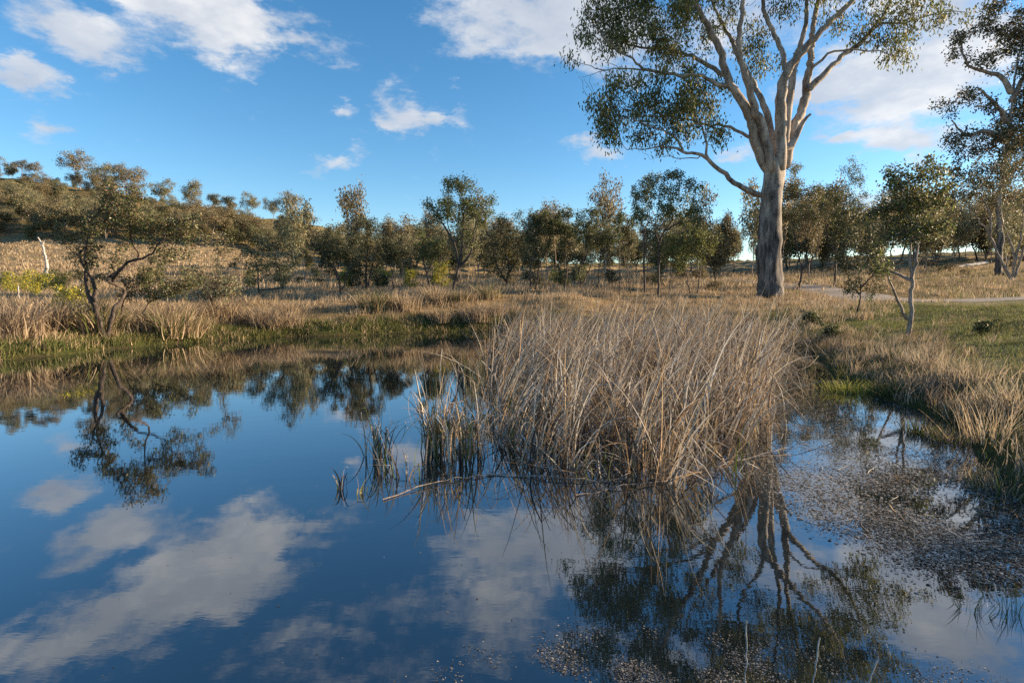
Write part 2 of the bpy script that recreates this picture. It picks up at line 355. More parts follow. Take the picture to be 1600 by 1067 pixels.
def tubes(P, Pa, rad, sel, ns):
    """tapered tubes for the nodes in sel, with a root ring wherever a branch leaves its parent"""
    n = len(P); main = np.full(n, -1); best = np.zeros(n)
    for i in range(n):
        p = Pa[i]
        if p >= 0 and rad[i] > best[p]: best[p] = rad[i]; main[p] = i
    din = np.zeros((n, 3)); h = Pa >= 0; din[h] = nrm(P[h] - P[Pa[h]]); 
    dout = din.copy(); hm = main >= 0; dout[hm] = nrm(P[main[hm]] - P[hm]); din[~h] = dout[~h]
    T = nrm(din + dout); ref = np.array([.12, .98, .07])
    def rings(pos, t, r):
        u = nrm(np.cross(t, ref)); v = np.cross(t, u); a = np.arange(ns) / ns * 2 * np.pi; q = pos.sum(1)[:, None]
        lump = 1 + (.07 * np.sin(2 * a + q * .8) + .06 * np.sin(3 * a - q * 1.9 + 1) + .04 * np.sin(5 * a + q * 3.1)) * (ns > 6)
        return pos[:, None] + (r[:, None] * lump)[..., None] * (np.cos(a)[None, :, None] * u[:, None] + np.sin(a)[None, :, None] * v[:, None])
    ids = np.where(sel)[0]; own = np.full(n, -1); own[ids] = np.arange(len(ids))
    V = [rings(P[ids], T[ids], rad[ids])]; F = []; ch = [i for i in ids if Pa[i] >= 0]
    ex = [i for i in ch if main[Pa[i]] != i or own[Pa[i]] < 0]; exi = {i: len(ids) + k for k, i in enumerate(ex)}
    if ex:
        e = np.array(ex); V.append(rings(P[Pa[e]], din[e], np.minimum(rad[e] * 1.15, rad[Pa[e]])))
    if not ch: return np.zeros((0, 3)), np.zeros((0, 4), int)
    lo = np.array([exi.get(i, own[Pa[i]]) for i in ch]); hi = own[np.array(ch)]; k = np.arange(ns); k1 = (k + 1) % ns
    F = np.stack([lo[:, None] * ns + k, lo[:, None] * ns + k1, hi[:, None] * ns + k1, hi[:, None] * ns + k], -1).reshape(-1, 4)
    return np.concatenate(V).reshape(-1, 3), F
def wood(P, Pa, rad, sel, big=.05, nbig=9, nsm=4):
    a, fa = tubes(P, Pa, rad, sel & (rad >= big), nbig); b, fb = tubes(P, Pa, rad, sel & (rad < big), nsm)
    return np.concatenate([a, b]), np.concatenate([fa, fb + len(a)])
def palette(rg, n, cols, jit=.25):
    c = np.array(cols)[rg.integers(0, len(cols), n)] * (1 + rg.normal(0, jit, (n, 1))).clip(.4, 1.8); return np.clip(c, .004, .9)
def leaves(rg, pos, n, spread, L, W, cols, droop=.5):
    p = pos[rg.integers(0, len(pos), n)] + rg.normal(0, spread, (n, 3))
    d = nrm(rg.normal(0, 1, (n, 3)) + np.array([0, 0, -droop * 2])); sd = nrm(np.cross(d, rg.normal(0, 1, (n, 3))))
    l = (L * rg.uniform(.6, 1.3, n))[:, None]; wd = (W * rg.uniform(.7, 1.25, n))[:, None]
    V = np.stack([p, p + d * l * .45 + sd * wd * .5, p + d * l, p + d * l * .45 - sd * wd * .5], 1).reshape(-1, 3)
    return V, np.arange(n * 4).reshape(-1, 4), np.repeat(palette(rg, n, cols), 4, axis=0)
def clumped(rg, blobs, n, per=14, tight=.28):
    """points gathered in clumps inside ellipsoids (centre, radii)"""
    out = []; vol = np.array([b[1][0] * b[1][2] for b in blobs]); cnt = np.maximum((vol / vol.sum() * n).astype(int), 6)
    for (c, r), k in zip(blobs, cnt):
        c = np.asarray(c); r = np.asarray(r); m = max(3, k // per)
        q = nrm(rg.normal(0, 1, (m, 3))) * rg.uniform(.25, 1, (m, 1)) ** .5 * r
        out.append(c + q[rg.integers(0, m, k)] + rg.normal(0, tight, (k, 3)) * r.min() * .8)
    return np.concatenate(out)
OLIVE = [(.055, .07, .025), (.072, .08, .03), (.045, .058, .023), (.085, .088, .036), (.06, .06, .028)]
DARKOL = [(.042, .048, .023), (.052, .052, .026), (.036, .043, .022), (.065, .06, .032), (.048, .044, .026)]
FRESH = [(.10, .115, .03), (.08, .09, .03), (.13, .12, .04), (.06, .07, .025), (.09, .07, .03)]
BRONZE = [(.10, .072, .035), (.07, .06, .03), (.055, .055, .025), (.13, .08, .045), (.16, .14, .09)]
WATTLE = [(.35, .27, .02), (.18, .18, .03), (.10, .12, .03), (.07, .085, .03), (.25, .21, .03)]
SAGE = [(.10, .11, .06), (.13, .13, .075), (.075, .08, .045), (.17, .16, .10)]

def make_tree(name, label, base, limbs, blobs, natt, nleaf, pal, seed, barkm=None, step=.22, kill=.26, spread=.13, leaf=(.13, .06),
              droop=.5, tip=.007, group=None, cat='tree', iters=45, leafr=.022, big=.05, split=False, limbm=None, jit=.22, up=.12, tight=.28):
    rg = np.random.default_rng(seed); base = np.asarray(base, float)
    A = clumped(rg, blobs, natt, tight=tight)
    P, Pa, rad, Li, term = skeleton(limbs, A, step, kill, iters, seed + 1, up, jit, tip)
    t = thing(name, label, cat, base, group); Q = P - base
    if split: rad = rad * np.where(Li == 0, 1 + .18 * np.exp(-np.maximum(Q[:, 2], 0) / .7), 1)
    if split:
        for lid in np.unique(Li):
            v, f = wood(Q, Pa, rad, Li == lid, big, 22 if lid == 0 else 12, 4)
            link('trunk' if lid == 0 else 'limb', mk(name, v, f, None, True), barkm if lid == 0 else (limbm or barkm), t)
    else:
        v, f = wood(Q, Pa, rad, np.ones(len(P), bool), big, 8, 4); link('trunk', mk(name, v, f, None, True), barkm or M_BARK, t)
    if split:
        end = term.copy(); end[Pa[np.where(term)[0]]] = True; tw = Q[end & (rad < leafr)]
    else: tw = Q[(rad < leafr) & (np.arange(len(P)) > 3)]
    tw = tw if len(tw) else Q[-4:]
    v, f, c = leaves(rg, tw, nleaf, spread, leaf[0], leaf[1], pal, droop)
    link('crown', mk(name + '_crown', v, f, c), M_LEAF, t)
    return t

# ---- the big gum. Points are traced from the photograph, x and y, with the distance of each limb
GY = 36.0
gb = at(1203, 468, GY); gb[2] = gz(gb[0], gb[1]) - .15
def c3(x, y, dY=0): return at(880 + .4 * x, .4 * y, GY + dY)
def limb(pts, r0, r1, lid, d0=0., d1=0.):
    n = len(pts); return (np.array([c3(x, y, d0 + (d1 - d0) * k / (n - 1)) for k, (x, y) in enumerate(pts)]), r0 * .74, r1 * .7, lid)
trunk_pts = np.array([gb, at(1203, 450, GY), at(1202, 400, GY), at(1203, 340, GY), at(1207, 290, GY), c3(826, 640)])
gl = [(trunk_pts, .77, .64, 0),
      limb([(800, 660), (755, 560), (735, 470), (700, 400), (650, 325), (610, 195), (560, 95), (510, 0), (470, -130), (430, -270)], .56, .10, 1, 0, -2.5),
      limb([(815, 655), (775, 490), (747, 420), (722, 330), (692, 225), (690, 130), (702, 0), (690, -150), (660, -330)], .42, .09, 2, -.5, -3),
      limb([(825, 600), (800, 470), (768, 380), (738, 320), (690, 240), (640, 120), (590, 30), (560, -80)], .36, .08, 3, .6, 4),
      limb([(850, 650), (850, 510), (848, 390), (872, 290), (905, 235), (962, 170), (1010, 120), (1080, 50), (1150, -20), (1220, -120), (1270, -240)], .52, .09, 4, -.3, -3.5),
      limb([(872, 290), (850, 190), (800, 80), (780, 0), (790, -120), (770, -300)], .26, .08, 5, -.8, 1),
      limb([(862, 560), (880, 440), (895, 320), (912, 230), (940, 120), (952, 0), (960, -160), (940, -380)], .40, .09, 6, .5, 2.5),
      limb([(868, 640), (900, 505), (932, 430), (952, 330), (966, 230), (972, 150), (985, 50), (1010, -60), (1060, -220), (1080, -380)], .50, .09, 7, .8, 3.5),
      limb([(890, 570), (925, 500), (945, 470), (968, 446)], .30, .09, 8, -.3, -.8),
      limb([(960, 345), (1030, 280), (1100, 212), (1172, 158), (1222, 98), (1268, 35), (1300, -40), (1350, -150)], .30, .06, 9, 1.2, 3),
      limb([(1180, 150), (1240, 96), (1330, 92), (1400, 68), (1480, 46), (1560, 48), (1590, 64)], .12, .015, 9, 2, 1),
      limb([(975, 262), (1030, 216), (1110, 196), (1200, 202), (1270, 208), (1340, 236)], .13, .02, 10, 1, -1.5),
      limb([(650, 330), (600, 330), (540, 300), (440, 290), (330, 275), (270, 232), (190, 178), (120, 100)], .22, .04, 11, -.9, -3),
      limb([(330, 277), (240, 268), (160, 272), (90, 255), (20, 226)], .08, .012, 11, -2, -3),
      limb([(160, 272), (110, 290), (60, 300)], .03, .01, 11, -2.4, -2.6), limb([(230, 268), (180, 240), (150, 200)], .03, .01, 11, -2.2, -2.6),
      limb([(645, 312), (560, 250), (482, 215), (380, 186), (280, 184), (180, 142), (100, 68)], .20, .04, 12, -.5, 2),
      limb([(772, 762), (700, 738), (640, 690), (582, 640), (540, 610), (480, 596), (420, 576), (350, 580), (250, 586)], .27, .03, 13, 0, -2),
      limb([(560, 622), (556, 540), (530, 480), (500, 410)], .12, .04, 13, -.9, -1.5), limb([(470, 594), (440, 540), (360, 500), (280, 470)], .10, .03, 13, -1.2, -3),
      limb([(540, 612), (480, 615), (410, 610), (340, 625)], .06, .01, 13, -1, -.5),
      limb([(735, 540), (640, 495), (560, 486), (450, 460), (350, 452), (240, 462)], .15, .03, 14, .3, 2.5)]
def gblob(x, y, rx, ry, d): return (c3(x, y, d), np.array([rx * .4, (rx + ry) * .2, ry * .4]) * GY / FPX)
inb = [gblob(130, 90, 80, 90, -2), gblob(260, 70, 130, 100, 0), gblob(390, 110, 110, 90, -2.5), gblob(480, 30, 90, 70, 1), gblob(600, 70, 80, 70, 2), gblob(470, 190, 90, 50, 1),
       gblob(150, 400, 90, 70, -3), gblob(280, 380, 90, 70, -2), gblob(420, 400, 120, 80, -1.5), gblob(560, 380, 100, 70, 1), gblob(230, 500, 90, 60, -2), gblob(400, 510, 110, 60, -1), gblob(560, 510, 70, 50, 0),
       gblob(450, 270, 80, 40, 0), gblob(755, 130, 60, 70, 2), gblob(775, 245, 55, 55, 2), gblob(700, 170, 50, 50, 3), gblob(850, 15, 50, 35, 1), gblob(1170, 60, 90, 50, 1), gblob(1290, 110, 90, 70, 1), gblob(1330, 190, 60, 40, -1), gblob(1180, 150, 60, 40, 2),
       gblob(1440, 60, 80, 50, 2), gblob(1090, 100, 40, 40, 3), gblob(1360, 20, 100, 50, 0)]
abv = [gblob(250, -130, 240, 130, 0), gblob(600, -260, 260, 170, -2), gblob(950, -320, 260, 190, 2), gblob(1280, -170, 220, 140, 0), gblob(800, -480, 330, 130, 0), gblob(780, -130, 120, 90, 3), gblob(1080, -120, 120, 90, -3)]
make_tree('gum_tree', 'huge pale-barked gum tree with spreading forked limbs behind the reeds', gb, gl, inb + inb + abv, 5200, 74000,
          OLIVE + FRESH[:1] + [(.14, .12, .05), (.11, .10, .045)], 11, M_GUMBARK,   .38, .42, .32, (.27, .085), 1.0, .011, None, 'tree', 70, .03, .06, True, M_LIMB, .3, .05, .2)

# ---- trees along the far bank and round the pond: photo positions give direction, Y the distance
def px_tree(name, label, bx, Yd, stems, blobs, natt, nleaf, pal, seed, r=.07, barkm=None, leaf=None, group=None, depth=.8, **kw):
    """stems: lists of (px, py) from the foot up; the foot is put on the land. blobs: (px, py, rx, ry)"""
    x0 = at(bx, 450, Yd); base = np.array([x0[0], Yd, gz(x0[0], Yd) - .06]); rg = np.random.default_rng(seed); k = Yd / FPX; L = []
    for i, st in enumerate(stems):
        q = []
        for j, (a, b) in enumerate(st):
            p = at(a, b, Yd)
            if i and j: p[1] += (.12 * rg.normal() + (.5 if i % 2 else -.5) * .25) * j
            q.append(p)
        if i == 0: q = [base] + [p for p in q if p[2] > base[2] + .15]
        elif q[0][2] < base[2] + .5:
            q[0] = np.array([q[0][0], Yd + .05 * i, gz(q[0][0], Yd) - .06])
        L.append((np.array(q), r * (1 if i == 0 else .75), r * kw.get('endf', .13), 0))
    kw.pop('endf', None)
    B = [(at(a, b, Yd + rg.uniform(-.4, .4) * c * k), np.array([c * k, depth * .5 * (c + d) * k, d * k])) for a, b, c, d in blobs]
    size = max(.5, max(b[1].max() for b in B)); st = kw.pop('step', float(np.clip(size * .16, .10, .3)))
    lf = leaf or (.13, .065)
    return make_tree(name, label, base, L, B, natt, nleaf, pal, seed, barkm, st, st * 1.15, st * .62, lf, kw.pop('droop', .4), kw.pop('tip', .006), group, kw.pop('cat', 'tree'), 45, kw.pop('leafr', .02), .03, **kw)

GB = 'slender trees beyond the far bank'
# left bank
px_tree('bank_tree', 'many-stemmed dark tree leaning over the left shore with brown-green leaves', 160, 18.6,
        [[(158, 525), (148, 480), (138, 455), (134, 429), (134, 408), (138, 372), (150, 340), (162, 312)], [(165, 523), (171, 488), (175, 455), (177, 435), (174, 404), (186, 370), (198, 335), (205, 302)], [(177, 436), (192, 426), (212, 411), (238, 398), (262, 372), (275, 348)], [(150, 470), (148, 440), (128, 400), (115, 375)]],
        [(122, 375, 32, 34), (165, 332, 38, 34), (200, 302, 38, 22), (225, 345, 42, 32), (272, 352, 32, 28), (255, 390, 38, 20), (155, 398, 36, 16), (105, 405, 16, 16)], 720, 8800, BRONZE + OLIVE, 21, .10, None, (.085, .05))
px_tree('bank_tree', 'thin crooked sapling beside the many-stemmed tree on the left shore', 187, 20.2, [[(187, 517), (190, 484), (198, 460), (195, 440)]], [(205, 450, 22, 20), (190, 432, 14, 14)], 120, 900, BRONZE, 22, .045, None, (.07, .045))
px_tree('bank_tree', 'low tree bending right over the tan grass on the left shore', 212, 20.4, [[(212, 515), (223, 492), (231, 472), (229, 437)], [(231, 472), (250, 462), (272, 455)]], [(262, 440, 36, 26), (235, 425, 22, 22), (285, 452, 22, 16)], 260, 3200, BRONZE + OLIVE, 23, .06, None, (.08, .05))
px_tree('wattle_tree', 'small yellow-flowering tree at the far left of the shore', 121, 21, [[(121, 521), (119, 501), (112, 476), (115, 460)]], [(112, 465, 26, 18), (95, 472, 16, 12), (132, 460, 14, 14)], 160, 2200, WATTLE, 24, .045, None, (.07, .04))
px_tree('bank_tree', 'sparse tree with pale upper leaves right of the leaning tree on the left shore', 331, 23.5, [[(331, 500), (331, 483), (335, 450), (340, 410), (341, 385)], [(331, 470), (315, 445), (310, 425)]], [(341, 382, 24, 20), (335, 440, 36, 26), (310, 450, 24, 20), (360, 455, 22, 18)], 300, 3000, SAGE + BRONZE, 25, .05, None, (.09, .055))
px_tree('bank_tree', 'dark paired-trunk tree with pale tip above the tan grass', 405, 34, [[(405, 456), (404, 430), (400, 405), (408, 385)], [(442, 450), (440, 430), (436, 400), (435, 360)]], [(408, 400, 30, 26), (440, 395, 28, 34), (435, 350, 14, 16), (405, 430, 24, 20), (440, 430, 22, 18)], 420, 5200, DARKOL + SAGE, 26, .08)
# the row beyond the far bank, left to right
row = [('broad dark multi-stemmed tree left of the leafy twin beyond the far bank', 533, 36, [[(533, 461), (528, 430), (512, 400)], [(533, 452), (545, 420), (550, 392)], [(530, 440), (520, 415), (500, 390)]], [(510, 385, 24, 26), (540, 380, 26, 26), (525, 400, 30, 18)], 360, 5200, DARKOL, .08),
       ('tall dense dark tree with rounded top beyond the far bank', 573, 39, [[(573, 452), (572, 420), (575, 380), (572, 350)], [(573, 445), (585, 400), (590, 370)]], [(575, 360, 22, 26), (582, 395, 24, 30), (560, 420, 16, 24), (590, 355, 14, 14)], 380, 6000, DARKOL, .08),
       ('short tree with flat dark crown next to the dense rounded one', 615, 38, [[(615, 450), (613, 425), (618, 400)], [(614, 430), (605, 405)]], [(616, 390, 22, 22), (606, 402, 14, 12), (630, 402, 12, 12)], 220, 2600, DARKOL, .055),
       ('thin-stemmed tree just left of the tallest spreading tree', 673, 37, [[(673, 454), (666, 425), (660, 400), (662, 370)], [(668, 430), (678, 400), (685, 380)]], [(660, 375, 18, 24), (682, 385, 16, 22), (668, 402, 24, 14)], 260, 2600, OLIVE, .06),
       ('tallest spreading tree in the middle of the far bank, airy crown', 709, 35, [[(709, 453), (716, 416), (712, 390), (702, 360), (695, 330)], [(716, 416), (722, 385), (724, 350), (722, 310)], [(716, 420), (735, 395), (742, 360), (745, 330)], [(712, 385), (695, 355), (680, 330)]],
        [(715, 296, 30, 22), (690, 318, 32, 20), (742, 318, 30, 26), (720, 335, 34, 22), (700, 345, 26, 14), (750, 345, 18, 16), (735, 375, 14, 18)], 620, 8200, FRESH + OLIVE, .10),
       ('dark bushy tree right of the tallest spreading tree', 790, 40, [[(790, 447), (795, 420), (790, 390), (795, 355)], [(790, 440), (775, 410), (770, 380)], [(792, 430), (808, 405), (810, 380)]], [(795, 350, 22, 26), (775, 385, 26, 26), (808, 385, 22, 28), (785, 415, 28, 22)], 460, 6200, DARKOL, .075),
       ('two-stemmed tree with full olive crown left of the airy pair', 830, 37, [[(828, 453), (829, 420), (838, 385), (842, 350)], [(837, 450), (845, 410), (858, 380), (862, 345)]], [(845, 345, 26, 26), (865, 352, 18, 26), (835, 370, 18, 22), (858, 385, 22, 16)], 420, 5600, OLIVE + DARKOL, .06),
       ('thin pale-limbed tree with a gap in its crown', 881, 37, [[(881, 453), (886, 420), (883, 385), (890, 355)], [(885, 415), (898, 390), (908, 370)]], [(888, 345, 18, 20), (902, 362, 14, 16), (880, 372, 10, 12)], 220, 2100, OLIVE, .05),
       ('forked tree with lopsided crown hanging right', 909, 38, [[(909, 453), (905, 425), (915, 395), (920, 350)], [(910, 445), (924, 415), (935, 385)]], [(918, 335, 20, 20), (930, 370, 28, 26), (905, 355, 14, 18), (945, 375, 16, 22)], 380, 4600, OLIVE + DARKOL, .06),
       ('thin tree with small crown between the lopsided tree and the slim pole sapling', 937, 40, [[(935, 450), (936, 420), (940, 385)]], [(942, 375, 16, 18), (935, 400, 12, 14)], 140, 1300, DARKOL, .045),
       ('slim pole sapling with small tuft on top left of the tall twin trees', 968, 37, [[(968, 454), (968, 400), (967, 360), (968, 335)]], [(968, 345, 10, 18), (966, 370, 10, 14)], 110, 900, OLIVE, .04),
       ('short open tree under the tall twin trees, leaning left', 985, 38, [[(985, 455), (980, 420), (985, 380)]], [(985, 362, 14, 22), (978, 385, 12, 14)], 150, 1500, DARKOL, .045),
       ('left one of the tall twin trees, narrow upright crown', 1007, 36, [[(1007, 452), (1007, 384), (1006, 366), (1014, 340), (1018, 310)], [(1006, 368), (1002, 345), (996, 325)]], [(1008, 300, 18, 26), (1000, 325, 18, 20), (1020, 290, 12, 16), (990, 345, 12, 12)], 360, 3800, OLIVE + FRESH, .07),
       ('right one of the tall twin trees, wide glossy crown', 1029, 35.5, [[(1029, 456), (1029, 384), (1023, 355), (1030, 320)], [(1029, 386), (1039, 361), (1050, 345), (1055, 315)], [(1042, 360), (1062, 345), (1075, 330)]],
        [(1050, 282, 24, 18), (1070, 300, 22, 22), (1042, 310, 26, 22), (1078, 340, 22, 16), (1055, 340, 22, 14), (1030, 300, 14, 18)], 520, 6200, FRESH + OLIVE, .075),
       ('round bushy tree with several dark stems right of the tall twins', 1070, 37, [[(1048, 455), (1052, 420), (1055, 395)], [(1078, 452), (1072, 420), (1068, 390)], [(1090, 450), (1095, 420), (1090, 395)]], [(1065, 390, 30, 22), (1095, 385, 26, 24), (1075, 410, 36, 14), (1052, 402, 18, 14)], 420, 6200, FRESH + OLIVE, .05),
       ('rounded brownish bush tree left of the big gum trunk', 1118, 43, [[(1118, 446), (1116, 415), (1120, 390)], [(1117, 430), (1108, 400)]], [(1115, 385, 24, 22), (1120, 405, 24, 16), (1103, 395, 14, 16)], 320, 4600, BRONZE + DARKOL, .06),
       ('branching tree rising just right of the big gum trunk', 1247, 43, [[(1247, 460), (1253, 422), (1247, 395), (1240, 350), (1243, 300)], [(1253, 422), (1274, 398), (1282, 365), (1275, 330)]], [(1240, 280, 20, 26), (1262, 310, 28, 24), (1235, 325, 20, 26), (1275, 340, 18, 20), (1250, 352, 22, 14)], 480, 7600, OLIVE + BRONZE, .075),
       ('tall feathery tree with narrow top right of the big gum', 1304, 45, [[(1304, 458), (1306, 410), (1308, 360), (1322, 310), (1332, 270)], [(1306, 400), (1295, 365), (1292, 335)], [(1308, 365), (1335, 340), (1345, 320)]], [(1330, 270, 18, 24), (1312, 310, 30, 22), (1342, 310, 14, 26), (1300, 350, 26, 20), (1330, 350, 26, 18), (1290, 375, 14, 12)], 480, 7000, DARKOL + FRESH, .075)]
for k, (lab, bx, Yd, st, bl, na, nl, pal, r) in enumerate(row):
    px_tree('slender_tree', lab, bx, Yd, st, bl, na, nl, pal, 40 + k, r * 1.3, None, None, GB)
px_tree('bank_tree', 'dark twiggy bush tree on the right bank in front of the track', 1340, 22, [[(1340, 490), (1345, 450), (1340, 415), (1350, 385)], [(1342, 460), (1325, 425), (1322, 400)], [(1344, 450), (1368, 420), (1372, 395)]],
        [(1350, 375, 32, 28), (1330, 405, 26, 26), (1368, 410, 22, 30), (1345, 445, 26, 22)], 420, 4200, DARKOL, 71, .05, None, (.08, .05))
px_tree('bank_tree', 'leafy tree with twin pale stems standing on the right bank', 1425, 16, [[(1424, 470), (1425, 431), (1421, 400), (1424, 360), (1415, 320)], [(1425, 432), (1434, 395), (1444, 350), (1450, 310)], [(1421, 503), (1388, 464), (1367, 431), (1357, 416)], [(1422, 440), (1400, 420), (1390, 395)]],
        [(1430, 290, 50, 34), (1400, 325, 34, 34), (1455, 330, 40, 36), (1430, 360, 46, 22), (1470, 300, 20, 22), (1390, 365, 20, 20), (1440, 262, 30, 16), (1362, 412, 22, 12)], 760, 7200, FRESH + DARKOL, 72, .075, M_PALEBARK, (.085, .055))
px_tree('pale_tree', 'pale many-trunked tree with bare lower limbs at the right edge', 1580, 47, [[(1580, 452), (1568, 415), (1547, 370), (1530, 345), (1512, 325)], [(1582, 440), (1585, 400), (1575, 350), (1560, 310)], [(1586, 430), (1600, 380), (1605, 320)], [(1547, 370), (1545, 335), (1535, 300)], [(1583, 415), (1592, 370), (1588, 320)]],
        [(1520, 290, 36, 26), (1560, 270, 40, 36), (1600, 280, 40, 50), (1545, 320, 34, 18), (1590, 340, 34, 26)], 560, 6000, BRONZE + OLIVE, 73, .16, M_PALEBARK, tip=.01)
px_tree('tall_gum_tree', 'tall dark gum with layered foliage rising at the right edge', 1562, 54, [[(1560, 425), (1562, 380), (1563, 300), (1575, 220), (1582, 150), (1595, 60)], [(1575, 225), (1545, 205), (1515, 210), (1495, 185)], [(1578, 195), (1550, 160), (1520, 140)], [(1580, 160), (1600, 120), (1620, 60)], [(1582, 150), (1560, 120), (1510, 105), (1500, 60)], [(1563, 290), (1600, 250), (1630, 240)]],
        [(1490, 75, 26, 14), (1520, 50, 32, 16), (1570, 30, 46, 22), (1600, 70, 40, 20), (1530, 95, 40, 14), (1575, 110, 40, 16), (1480, 160, 24, 12), (1515, 150, 36, 14), (1560, 165, 36, 14), (1500, 200, 36, 14), (1490, 232, 26, 14), (1530, 225, 46, 20), (1580, 230, 50, 26), (1555, 270, 56, 22), (1640, 180, 50, 90), (1640, 60, 50, 50), (1520, 285, 40, 16), (1490, 300, 24, 16), (1575, 300, 44, 18)],
        1600, 36000, BRONZE + DARKOL, 74, .42, M_LIMB, (.28, .13), endf=.12, step=.5, tip=.014, leafr=.04)

# ---- kinds used for hillside, far tree line and scrub: one of each built, then copied
rgp = np.random.default_rng(5)
MARKS = [(15, 'the left edge of the picture'), (75, 'the dead white trunk'), (165, 'the many-stemmed shore tree'), (255, 'the shore tree bending right'), (340, 'the sparse pale-tipped tree'), (424, 'the paired-trunk tree'), (530, 'the broad multi-stemmed tree'),
         (577, 'the dense rounded tree'), (615, 'the flat-crowned short tree'), (672, 'the thin-stemmed tree'), (712, 'the tallest spreading tree'), (790, 'the dark bushy tree'), (845, 'the two-stemmed tree'), (890, 'the thin pale-limbed tree'), (925, 'the lopsided forked tree'),
         (975, 'the slim pole sapling'), (1035, 'the tall twin trees'), (1075, 'the round bushy tree'), (1118, 'the brownish bush tree'), (1203, 'the big gum trunk'), (1255, 'the tree right of the gum'), (1312, 'the tall feathery tree'), (1350, 'the dark twiggy tree'), (1430, 'the twin pale stems'), (1515, 'the fallen pale branch'), (1590, 'the right edge of the picture')]
def mark(px): return min(MARKS, key=lambda m: abs(m[0] - px))[1]
def proto(k, Ht, Wd, pal, low=.35, nleaf=1500, leaf=(.42, .24), barkm=None, stems=1, r=.16, spread=.3, step=None):
    rg = np.random.default_rng(900 + k); L = []
    for i in range(stems):
        a = rg.uniform(0, 6.28); q = np.array([[0, 0, -.2], [.05 * Wd * math.cos(a), .05 * Wd * math.sin(a), Ht * low * .6], [.14 * Wd * math.cos(a + .6), .14 * Wd * math.sin(a + .6), Ht * (low + .2)], [.18 * Wd * math.cos(a + 1), .18 * Wd * math.sin(a + 1), Ht * .75]])
        if i: q[0, :2] += rg.normal(0, .06 * Wd, 2)
        L.append((q, r, r * .35, 0))
    B = []
    for i in range(9):
        a = rg.uniform(0, 6.28); rr = rg.uniform(.05, .36) * Wd; z = Ht * rg.uniform(low + .18, .88); B.append((np.array([rr * math.cos(a), rr * math.sin(a), z]), np.array([.24 * Wd, .24 * Wd, .13 * Ht])))
    return L, B
HILL = []
HILLC = [(.105, .09, .045), (.13, .105, .055), (.085, .082, .04), (.15, .115, .06)]
hp = [(11, 9, HILLC + SAGE, .3), (13, 10, HILLC + BRONZE, .34), (9, 8, DARKOL + HILLC, .25), (12, 7.5, BRONZE + HILLC, .3), (10, 10, SAGE + HILLC, .35), (8, 6.5, OLIVE + HILLC, .2)]
hill_spots = []
def gpos(px, Yd):
    x = (px - 800) / FPX * Yd; return (x, Yd, gz(x, Yd) - .1)
GH = 'trees of the wooded hillside'
LH = 'olive-grey gum tree in the wood that covers the left hillside'
ridge = [(8, 'gum tree at the very left end of the wooded ridge', 1.0, 0), (140, 'tallest broad-topped gum on the hill crest above the dead white trunk', 1.45, 1), (168, 'wide gum joined to the tallest one on the hill crest', 1.25, 4), (198, 'gum with brown crown third from the tallest on the crest', 1.2, 3),
         (225, 'flat-topped gum on the crest before the first gap of sky', 1.25, 1), (268, 'two-tiered gum on the crest beside the first gap of sky', 1.2, 0), (308, 'rounded gum standing clear in the middle of the hill crest', 1.2, 4), (342, 'left of two small round gums close together on the crest', .95, 2),
         (364, 'right of two small round gums close together on the crest', 1.0, 2), (396, 'leaning-crowned gum after the two small round ones on the crest', 1.05, 0), (432, 'low wide gum on the lower crest, left of the last cluster', 1.0, 4), (458, 'upright gum in the last cluster before the lone tree', 1.1, 1), (487, 'lone small tree at the right end of the hill crest', .85, 5)]
protos = []
for k, (Ht, Wd, pal, low) in enumerate(hp):
    L, B = proto(k, Ht, Wd, pal, low)
    px_, lab, s_, _ = ridge[k]
    protos.append(make_tree('hill_tree', lab, (0, 0, 0), L, B, 420, 2900, pal, 300 + k, M_PALEBARK if k != 2 else M_BARK, .6, .7, .42, (.40, .22), .2, .03, 'trees along the hill crest', 'tree', 25, .09, .12, tight=.5))
used = set()
for px_, lab, s_, k in ridge:
    yd = 248 + 9 * math.sin(px_); loc = gpos(px_, yd); rz = rgp.uniform(0, 6.28)
    if k not in used:
        used.add(k); o = protos[k]; o.location = loc; o.rotation_euler = (0, 0, rz); o.scale = (s_,) * 3; o['label'] = lab
    else: dup(protos[k], lab, loc, rz, s_, 'trees along the hill crest')
n = 0
while n < 280:
    px_ = rgp.uniform(-90, 700); yd = rgp.choice([rgp.uniform(136, 150), rgp.uniform(140, 262)], p=[.3, .7])
    dn = np.interp(px_, [-90, 250, 420, 560, 700], [1, .95, .7, .5, .35]) * (1 if yd < 200 or px_ < 230 else .5)
    if rgp.uniform() > dn: continue
    sc_ = rgp.uniform(.40, .88) * (.72 if px_ > 420 else 1)
    dup(protos[rgp.integers(0, 6)], ('gum in the belt above the golden field behind ' if yd < 151 else 'gum midway up the wooded hillside above ' if yd < 205 else 'small gum high on the wooded hillside above ') + mark(px_), gpos(px_, yd), rgp.uniform(0, 6.28), (sc_ * rgp.uniform(.9, 1.2), sc_ * rgp.uniform(.9, 1.2), sc_), GH); n += 1
LF = 'distant gum tree in the low tree line closing the field behind'
n = 0
while n < 160:
    px_ = rgp.uniform(520, 1720); yd = rgp.uniform(85, 170)
    sc_ = rgp.uniform(.5, .95) * (1.25 if px_ > 1250 else 1)
    if 1130 < px_ < 1190 and yd < 130: continue
    dup(protos[rgp.integers(0, 6)], 'distant gum in the low tree line beyond ' + mark(px_), gpos(px_, yd), rgp.uniform(0, 6.28), (sc_ * 1.15, sc_ * 1.15, sc_), 'far tree line behind the field').name = 'far_gum_tree'; n += 1
LM = 'mid-distance gum tree standing behind the slender row in the dry field'
